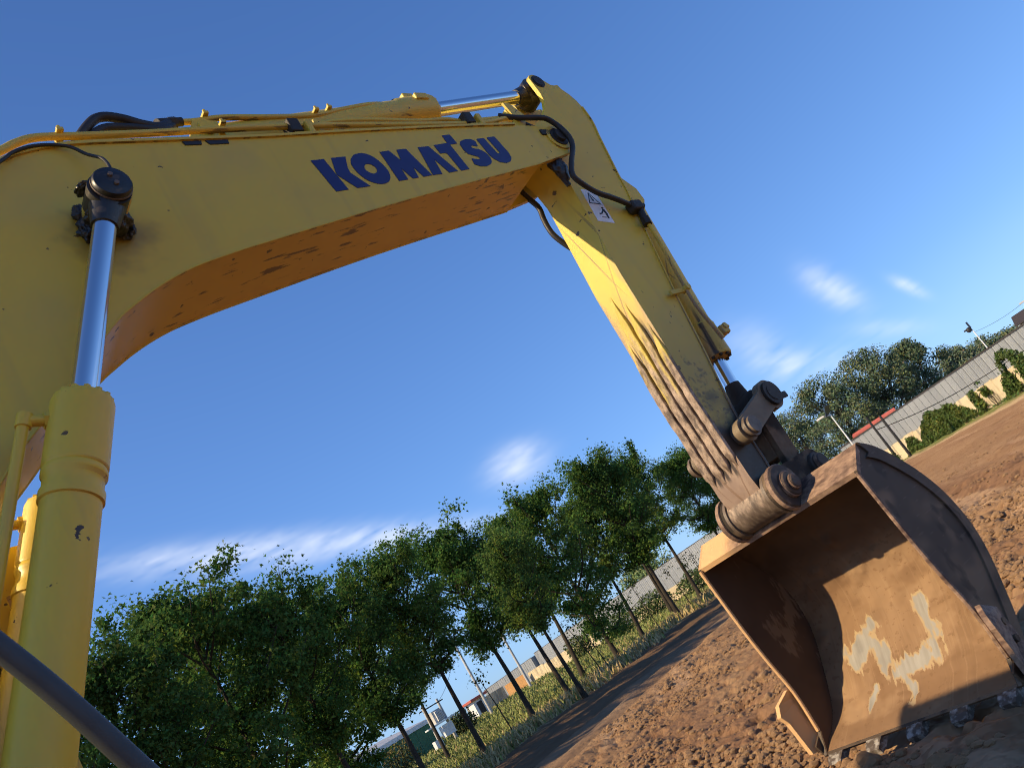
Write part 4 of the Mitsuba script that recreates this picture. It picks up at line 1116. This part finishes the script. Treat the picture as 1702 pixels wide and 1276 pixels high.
# roofs that rise behind the warehouse
def gable(name, lab, az0, az1, d, zb, zt, m, cat='building'):
    k = thing(name, lab, cat)
    a, b = pol(az0, d), pol(az1, d)
    add(k + '__wall', wall_box(a, b, .3, -2.2, zb, -8), 'beige_plaster')
    away = a / np.linalg.norm(a)
    p = [np.array([*a, zb]), np.array([*b, zb]), np.array([*(b + away * 4), zt]), np.array([*(a + away * 4), zt]), np.array([*(b + away * 8), zb]), np.array([*(a + away * 8), zb])]
    v = np.array(p + [q - (0, 0, .18) for q in p])
    f = np.array([(0, 1, 2), (0, 2, 3), (3, 2, 4), (3, 4, 5), (6, 8, 7), (6, 9, 8), (9, 10, 8), (9, 11, 10), (0, 7, 1), (0, 6, 7), (0, 3, 9), (0, 9, 6), (3, 5, 11), (3, 11, 9), (1, 8, 2), (1, 7, 8), (2, 10, 4), (2, 8, 10), (5, 4, 10), (5, 10, 11)])
    add(k + '__roof', trimesh.Trimesh(v, f, process=False), m)
    return k


gable('red_roofed_house', 'house with a low red metal roof behind the dark posts at the warehouse end', 24.9, 27.9, 133, 4.45, 4.95, 'red_roof')
gable('dark_roofed_house', 'dark roofed house cut by the right picture edge above the grey warehouse', 12.0, 16.9, 150, 5.6, 7.2, 'dark_roof')

# boundary wall on the right with its panels, pillars and ivy
W0, WD = np.array([73.2, 24.9]), np.array([.737, .676])
pw = thing('boundary_wall', 'pale beige plastered boundary wall overgrown with ivy at the right edge of the field', 'wall')
tpan = np.arange(-24, 42, 3.0)
for t in tpan:
    a, b = W0 + WD * (t + .152), W0 + WD * (t + 2.848)
    z0 = gz(*((a + b) / 2))
    add(pw + '__wall_panel', wall_box(a, b, .18, z0 - .6, z0 + 2.05 + .05 * math.sin(t)), 'beige_plaster')
    a, b = W0 + WD * (t - .15), W0 + WD * (t + .15)
    add(pw + '__pillar', wall_box(a, b, .22, z0 - .6, z0 + 2.1, -.0), 'beige_plaster')


def wall_from(name, lab, azs, ds, h, m, cat='wall', seg=4.0, th=.2, z0s=None):
    k = thing(name, lab, cat)
    a, b = pol(azs[0], ds[0]), pol(azs[1], ds[1])
    n = max(1, int(np.linalg.norm(b - a) / seg))
    for i in range(n):
        p, q = a + (b - a) * i / n, a + (b - a) * (i + 1) / n
        e = (q - p) / np.linalg.norm(q - p) * .03
        z0 = gz(*((p + q) / 2))
        add(k + '__wall_panel', wall_box(p + e, q - e, th, z0 - .6, z0 + h + .06 * math.sin(i * 2.2)), m)
    return k


wall_from('back_wall', 'weathered pale wall at the back of the grass, right of the tall concrete pole', (48.2, 53.2), (104, 120), 1.55, 'beige_plaster')
wall_from('back_wall', 'low pale wall behind the grass near the bucket, seen under the tree crowns', (38.0, 45.5), (88, 96), 1.55, 'beige_plaster')
wall_from('orange_wall', 'short orange plastered wall between the two pale walls', (53.4, 54.9), (119, 121), 1.7, 'orange_plaster')
wall_from('back_wall', 'pale end wall left of the orange one, with a square gatepost', (55.1, 57.4), (118, 112), 1.75, 'beige_plaster')

ga, gb = pol(59.9, 92), pol(68.0, 80)
k = thing('green_shed', 'green sheet metal shed with a white fascia at the bottom left behind the trees', 'shed')
n = 12
for i in range(n):
    p, q = ga + (gb - ga) * i / n, ga + (gb - ga) * (i + 1) / n
    e = (q - p) * .02
    add(k + '__wall_panel', wall_box(p + e, q - e, .05, -2.0, 1.75, .02 * (i % 2)), 'green_sheet')
add(k + '__fascia', wall_box(ga, gb, .12, 1.75, 2.15, .03), 'white_paint')
aw = np.array([-(gb - ga)[1], (gb - ga)[0]])
aw = aw / np.linalg.norm(aw) * np.sign(aw @ ga)
v = np.array([(*ga, 2.16), (*gb, 2.16), (*(gb + aw * 7), 2.9), (*(ga + aw * 7), 2.9), (*ga, -2), (*(ga + aw * 7), -2), (*gb, -2), (*(gb + aw * 7), -2)])
add(k + '__roof', trimesh.Trimesh(v, np.array([(0, 1, 2), (0, 2, 3), (0, 3, 5), (0, 5, 4), (1, 7, 2), (1, 6, 7)]), process=False), 'sheet_metal')

c = pol(57.0, 108)
k = thing('gate_hut', 'tiny hut with a dark red roof at the end of the pale wall', 'hut')
z0 = gz(*c)
add(k + '__wall', box(c[0] - .9, c[0] + .9, c[1] - .9, c[1] + .9, z0 - .3, z0 + 2.0), 'white_paint')
add(k + '__door', box(c[0] - .5, c[0] + .3, c[1] - .94, c[1] - .9, z0 - .3, z0 + 1.7), 'dark_metal')
add(k + '__roof', hullbox(c[0] - 1.3, c[0] + 1.3, c[1] - 1.3, c[1] + 1.3, z0 + 2.0, z0 + 2.3, .05), 'red_roof')

# poles, lamps, transformer
def mast(name, lab, az, d, ztop, r, m, cat, base=None, group=None):
    p = pol(az, d)
    z0 = gz(*p)
    k = thing(name, lab, cat, group)
    add(k + '__pole', tube([(*p, z0 - .3), (*p, ztop)], [r, r * .7], 12), m, smooth=40)
    return k, p


wires = []
for az, d, el, lab in ((56.4, 92, 4.6, 'tall concrete utility pole in the gap between the trees left of the grey shed'), (53.5, 100, 3.4, 'thicker concrete utility pole in front of the orange wall'), (47.6, 110, 2.6, 'utility pole half hidden by the crowns above the grey shed')):
    zt = d * math.tan(math.radians(el))
    k, p = mast('utility_pole', lab, az, d, zt, .17, 'concrete', 'pole')
    e = np.array([-math.sin(math.radians(az)), math.cos(math.radians(az))])
    add(k + '__crossarm', tube([(*(p - e * .9), zt - .5), (*(p + e * .9), zt - .5)], .06, 6), 'dark_metal')
    add(k + '__insulator', [cyl((*(p + e * s), zt - .45), (*(p + e * s), zt - .22), .06, 8) for s in (-.8, 0.2, .8)], 'white_paint')
    wires.append((p, e, zt - .22))

k = thing('transformer_station', 'two pole transformer station with white boxes among the trees, lower left', 'transformer')
pa, pb = pol(59.0, 80), pol(60.0, 79)
zz = gz(*pa)
for p in (pa, pb):
    add(k + '__pole', tube([(*p, zz - .3), (*p, 2.9)], [.16, .12], 10), 'concrete', smooth=40)
add(k + '__platform', wall_box(pb - (.5, -.3), pa + (.5, -.3), .9, .95, 1.07, -.4), 'white_paint')
add(k + '__transformer_tank', wall_box(pb * .72 + pa * .28, pb * .25 + pa * .75, .7, 1.1, 2.15, -.3), 'concrete')
add(k + '__cooling_fin', [wall_box(pb * (.7 - .08 * i) + pa * (.3 + .08 * i), pb * (.67 - .08 * i) + pa * (.33 + .08 * i), .12, 1.2, 2.05, .42) for i in range(6)], 'white_paint')
add(k + '__switch_box', wall_box(pb * .75 + pa * .25, pb * .05 + pa * .95, .5, -.25, .72, .12), 'white_paint')
add(k + '__switch_box', wall_box(pb + (pb - pa) * .5, pb + (pb - pa) * .05, .45, -.75, -.05, .12), 'white_paint')
add(k + '__crossarm', wall_box(pb - (.4, -.2), pa + (.4, -.2), .1, 2.55, 2.65), 'dark_metal')


def cable(a, b, sag, r=.012):
    t = np.linspace(0, 1, 14)
    p = np.asarray(a)[None] * (1 - t)[:, None] + np.asarray(b)[None] * t[:, None]
    p[:, 2] -= sag * 4 * t * (1 - t)
    return tube(p, r, 5)


for s in (-.8, .8):
    for i in range(2):
        (p, e, z), (p2, e2, z2) = wires[i], wires[i + 1]
        add(thing('power_line', f'thin black power line {("near" if s < 0 else "far")} side of the concrete poles, {("left" if i == 0 else "right")} span', 'cable'), cable((*(p + e * s), z), (*(p2 + e2 * s), z2), .5, .016), 'dark_metal')
p, e, z = wires[0]
add(thing('power_line', 'drooping black power line from the tall concrete pole down to the transformer', 'cable'), cable((*p, z), (*pa, 2.6), .6, .016), 'dark_metal')

# white street lamp with a solar head near the warehouse end
k, p = mast('street_lamp', 'white street lamp post with a flat solar head rising beside the bucket', 28.15, 84, 5.75, .085, 'white_paint', 'street lamp')
e = np.array([-math.sin(math.radians(28)), math.cos(math.radians(28))])
add(k + '__lamp_arm', [tube([(*p, 5.55), (*(p + e * .75), 5.75)], .05, 8)], 'white_paint')
add(k + '__lamp_head', wall_box(p + e * .55, p + e * 1.3, .3, 5.70, 5.86), 'white_paint')
pn = trimesh.creation.box((.9, .06, 1.0))
pn.apply_transform(trimesh.transformations.rotation_matrix(.5, [1, 0, 0]))
pn.apply_translation((*p, 6.05))
add(k + '__solar_panel', pn, 'lamp_panel')
k, p = mast('street_lamp', 'slim white floodlight post rising above the warehouse roof', 18.75, 126, 7.4, .10, 'white_paint', 'street lamp')
e2 = np.array([-math.sin(math.radians(18.7)), math.cos(math.radians(18.7))])
add(k + '__lamp_head', [trimesh.creation.icosphere(subdivisions=2, radius=.36).apply_translation((*(p + e2 * .3), 7.5)), wall_box(p + e2 * .0, p + e2 * .9, .2, 7.55, 7.75)], 'dark_metal')
add(k + '__solar_panel', wall_box(p - e2 * .12, p + e2 * .12, .1, 7.6, 8.5), 'lamp_panel')
k3, p3 = mast('street_lamp', 'white lamp post at the right picture edge, half cut off', 15.75, 126, 6.6, .10, 'white_paint', 'street lamp')
add(k3 + '__lamp_head', wall_box(p3 - e2 * .3, p3 + e2 * .55, .3, 6.55, 6.75), 'concrete')
add(thing('power_line', 'faint wire running from the slim floodlight post to the post at the right edge', 'cable'), cable((*p, 6.9), (*p3, 6.6), .3, .02), 'dark_metal')
# dark steel posts with a cable along the warehouse
posts = []
for az, d, zt, lab in ((26.55, 98, 4.25, 'dark steel post left of a pair in front of the beige wall end'), (25.85, 96, 3.55, 'dark steel post right of a pair in front of the beige wall end')):
    k, p = mast('steel_post', lab, az, d, zt, .16, 'dark_metal', 'post')
    posts.append((p, zt))
q1, q2 = pol(21.0, 104), pol(12, 98)
add(thing('power_line', 'black cable slung along the front of the right warehouse', 'cable'), [cable((*posts[0][0], 2.6), (*q1, 1.40), .25, .045), cable((*q1, 1.40), (*q2, 1.75), .25, .045)], 'dark_metal')
add(thing('power_line', 'thin wire from the left steel post up along the warehouse eaves', 'cable'), cable((*posts[0][0], 4.2), (*pol(20.5, 111), 4.6), .25, .03), 'dark_metal')

# ------------------------------------------------------------------ ivy and bushes
def ivy(name, lab, cx, L, z0, z1, seed, n=2600, leaf=.28, depth=.55, dirv=None, origin=None, tint=(.06, .095, .022)):
    r_ = np.random.default_rng(seed)
    k = thing(name, lab, 'climbing plant')
    u = r_.normal(size=n) * L * .42
    zz = r_.beta(1.6, 1.4, n)
    prof = np.clip(1 - (np.abs(u) / L) ** 2, .08, 1) * (.7 + .6 * (meshkit.fbm(np.stack([u * .5, u * 0, u * 0 + seed], -1), 3, seed)))
    nrm = np.array([-WD[1], WD[0]])
    c2 = W0 + WD * cx
    keep = meshkit.fbm(np.stack([u * .5, zz * 2.2, u * 0 + seed * 3.1], -1), 3, seed + 2) > .36
    x = c2[None] + u[:, None] * WD[None] + nrm[None] * (.18 + depth * r_.random(n) * np.sqrt(np.clip(prof, 0, 1)))[:, None]
    g = ground_h(x[:, 0], x[:, 1])
    c = np.stack([x[:, 0], x[:, 1], g + z0 + (z1 - z0) * zz * np.clip(prof, .1, 1.15)], 1)[keep]
    v, f, col = leaves(c, leaf, seed, tint, .25, 'small', 0)
    st = []
    for j in range(9):
        uu = r_.normal() * L * .35
        b = c2 + uu * WD + nrm * .22
        gg = gz(*b)
        st.append(tube(spline([(*b, gg), (*(b + WD * r_.normal() * .3), gg + .8), (*(b + WD * r_.normal() * .6), gg + 1.7)], 3), .02, 5))
    add(k + '__stem', st, 'bark')
    add(k + '__foliage', trimesh.Trimesh(v, f, process=False), 'far_leaf', color=col)


ivy('ivy', 'thick ivy clump on the beige wall at the right picture edge', -2.2, 4.6, 0, 3.1, 71, 4200)
ivy('ivy', 'small ivy strand hanging over the middle of the beige wall', 7.2, 1.0, .3, 2.4, 72, 520)
ivy('ivy', 'small ivy tuft right of the hanging strand', 4.6, .7, 1.1, 2.4, 76, 200)
ivy('ivy', 'long bushy ivy mass spilling over the wall left of the bare beige patch', 17.5, 9.5, 0, 2.75, 73, 9000)
ivy('ivy', 'low ivy patch at the foot of the wall behind the steel posts', 28.5, 3.0, 0, 1.6, 74, 1200)


def bush(name, lab, az, d, R, H, seed, n=1800, leaf=.22, tint=(.055, .088, .022), cat='bush', m='far_leaf'):
    r_ = np.random.default_rng(seed)
    p = pol(az, d)
    k = thing(name, lab, cat)
    dd = r_.normal(size=(n, 3))
    dd /= np.linalg.norm(dd, axis=1, keepdims=True)
    rad = (.55 + .6 * meshkit.fbm(dd * 1.6 + seed, 3, seed)) * r_.random(n) ** .35
    c = dd * rad[:, None] * np.array([R, R, H * .62]) + np.array([0, 0, H * .45])
    c = c[c[:, 2] > 0]
    z0 = gz(*p)
    v, f, col = leaves(c + np.array([*p, z0]), leaf, seed, tint, .28, 'small', .1)
    add(k + '__stem', [tube(spline([(*p, z0 - .1), (*(p + r_.normal(size=2) * R * .2), z0 + H * .4), (*(p + r_.normal(size=2) * R * .5), z0 + H * .8)], 3), .025, 5) for _ in range(7)], 'bark')
    add(k + '__foliage', trimesh.Trimesh(v, f, process=False), m, color=col)


bush('bush', 'green bush against the back wall left of the pale wall patch', 46.6, 90, 3.2, 2.7, 81)
bush('bush', 'leafy bush under the grey shed between two trunks', 44.1, 86, 2.6, 2.4, 82)
bush('bush', 'bush by the low pale wall just left of the bucket', 40.9, 80, 2.6, 2.2, 83)
bush('bush', 'dark bush beside the transformer station', 58.3, 82, 1.6, 2.2, 84, tint=(.035, .055, .02))
bush('bush', 'bush at the foot of the warehouse end, beside the bucket corner', 27.4, 92, 2.0, 1.7, 85)
bush('bush', 'pale bush in front of the shed behind the twin trunks', 49.6, 96, 2.0, 2.6, 86, tint=(.075, .105, .03))
bush('bush', 'yellowish shrub in front of the green shed', 62.5, 62, 1.5, 2.6, 87, 1500, .16, (.095, .10, .03))

# slim saplings with stakes along the fence line
for i, (az, d, h, ln, lab) in enumerate(((48.6, 39.5, 2.7, -.25, 'thin bare sapling stem left of the thickest trunk'), (49.1, 39.0, 2.5, -.3, 'second thin sapling stem left of the thickest trunk'), (44.6, 47, 2.8, -.1, 'bare stake between the slim and the forked tree'),
                                         (42.1, 50, 2.6, -.12, 'thin stem right behind the forked trunk'), (40.4, 51, 2.5, -.05, 'thin stem close to the bucket edge'), (55.8, 36, 2.6, -.15, 'thin sapling stem below the concrete pole'), (40.9, 55, 2.4, -.1, 'second thin stem close to the bucket edge'))):
    p = pol(az, d)
    k = thing('sapling', lab, 'sapling')
    z0 = gz(*p)
    st = spline([(*p, z0 - .1), (p[0] + ln * .4, p[1] - ln * .3, z0 + h * .5), (p[0] + ln, p[1] - ln * .8, z0 + h)], 4)
    add(k + '__stem', tube(st, np.linspace(.03, .014, len(st)), 6), 'bark', smooth=True)
    r_ = np.random.default_rng(300 + i)
    c = st[-1] + r_.normal(size=(60, 3)) * .25
    v, f, col = leaves(c, .12, 300 + i, (.04, .065, .015), .25, 'small')
    add(k + '__leaf_tuft', trimesh.Trimesh(v, f, process=False), 'leaf', color=col, kind='stuff')

# ------------------------------------------------------------------ grass and weeds
def blades(n, seed):
    r_ = np.random.default_rng(seed)
    X, Y, tot = [], [], 0
    while tot < n:
        d = 17 * (115 / 17) ** r_.random(n)
        a = np.radians(r_.uniform(34, 76, n))
        x, y = d * np.cos(a), d * np.sin(a)
        s = s_row(x, y)
        clump = meshkit.fbm(np.stack([x * .9, y * .9, x * 0], -1), 3, 44)
        keep = (s > 16.6 + 3.2 * (clump - .3)) & (s < 100) & (r_.random(n) < .35 + .65 * sm(.35, .6, clump))
        X.append(x[keep])
        Y.append(y[keep])
        tot += keep.sum()
    x, y = np.concatenate(X)[:n], np.concatenate(Y)[:n]
    d = np.hypot(x, y)
    s = s_row(x, y)
    z = ground_h(x, y)
    h = (.18 + .36 * r_.random(n) ** 1.6) * (1 + .5 * sm(16, 18, s) * sm(21, 18, s)) * (.55 + .004 * d)
    w = .012 + .00075 * d
    a = r_.random(n) * 6.283
    da = np.stack([np.cos(a), np.sin(a)], 1)
    ln = r_.normal(size=(n, 2)) * .35 * h[:, None]
    b0 = np.stack([x, y, z - .03], 1)
    sid = np.concatenate([da * w[:, None], np.zeros((n, 1))], 1)
    mid = b0 + np.concatenate([ln * .35, (h * .6)[:, None]], 1)
    tip = b0 + np.concatenate([ln, h[:, None]], 1)
    v = np.stack([b0 - sid, b0 + sid, mid + sid * .8, mid - sid * .8, tip], 1)
    f = (np.array([(0, 1, 2), (0, 2, 3), (3, 2, 4)])[None] + (np.arange(n) * 5)[:, None, None]).reshape(-1, 3)
    st = np.clip(sm(24, 18.5, s + r_.normal(size=n) * 1.6) + .12, 0, 1)
    gcol = np.array([.180, .215, .066]) * r_.uniform(.6, 1.4, (n, 1)) + np.array([.05, .03, .005]) * r_.random((n, 1))
    scol = np.array([.46, .35, .17]) * r_.uniform(.6, 1.25, (n, 1))
    is_s = (r_.random(n) < st * .82)[:, None]
    c = np.where(is_s, scol, gcol)
    return v.reshape(-1, 3), f, np.repeat(c, 5, axis=0)


v, f, c = blades(90000, 55)
labels['grass'] = {'label': 'rough grass and dry straw under and behind the row of trees', 'category': 'grass', 'kind': 'stuff'}
add('grass', trimesh.Trimesh(v, f, process=False), 'grass_blade', color=c)
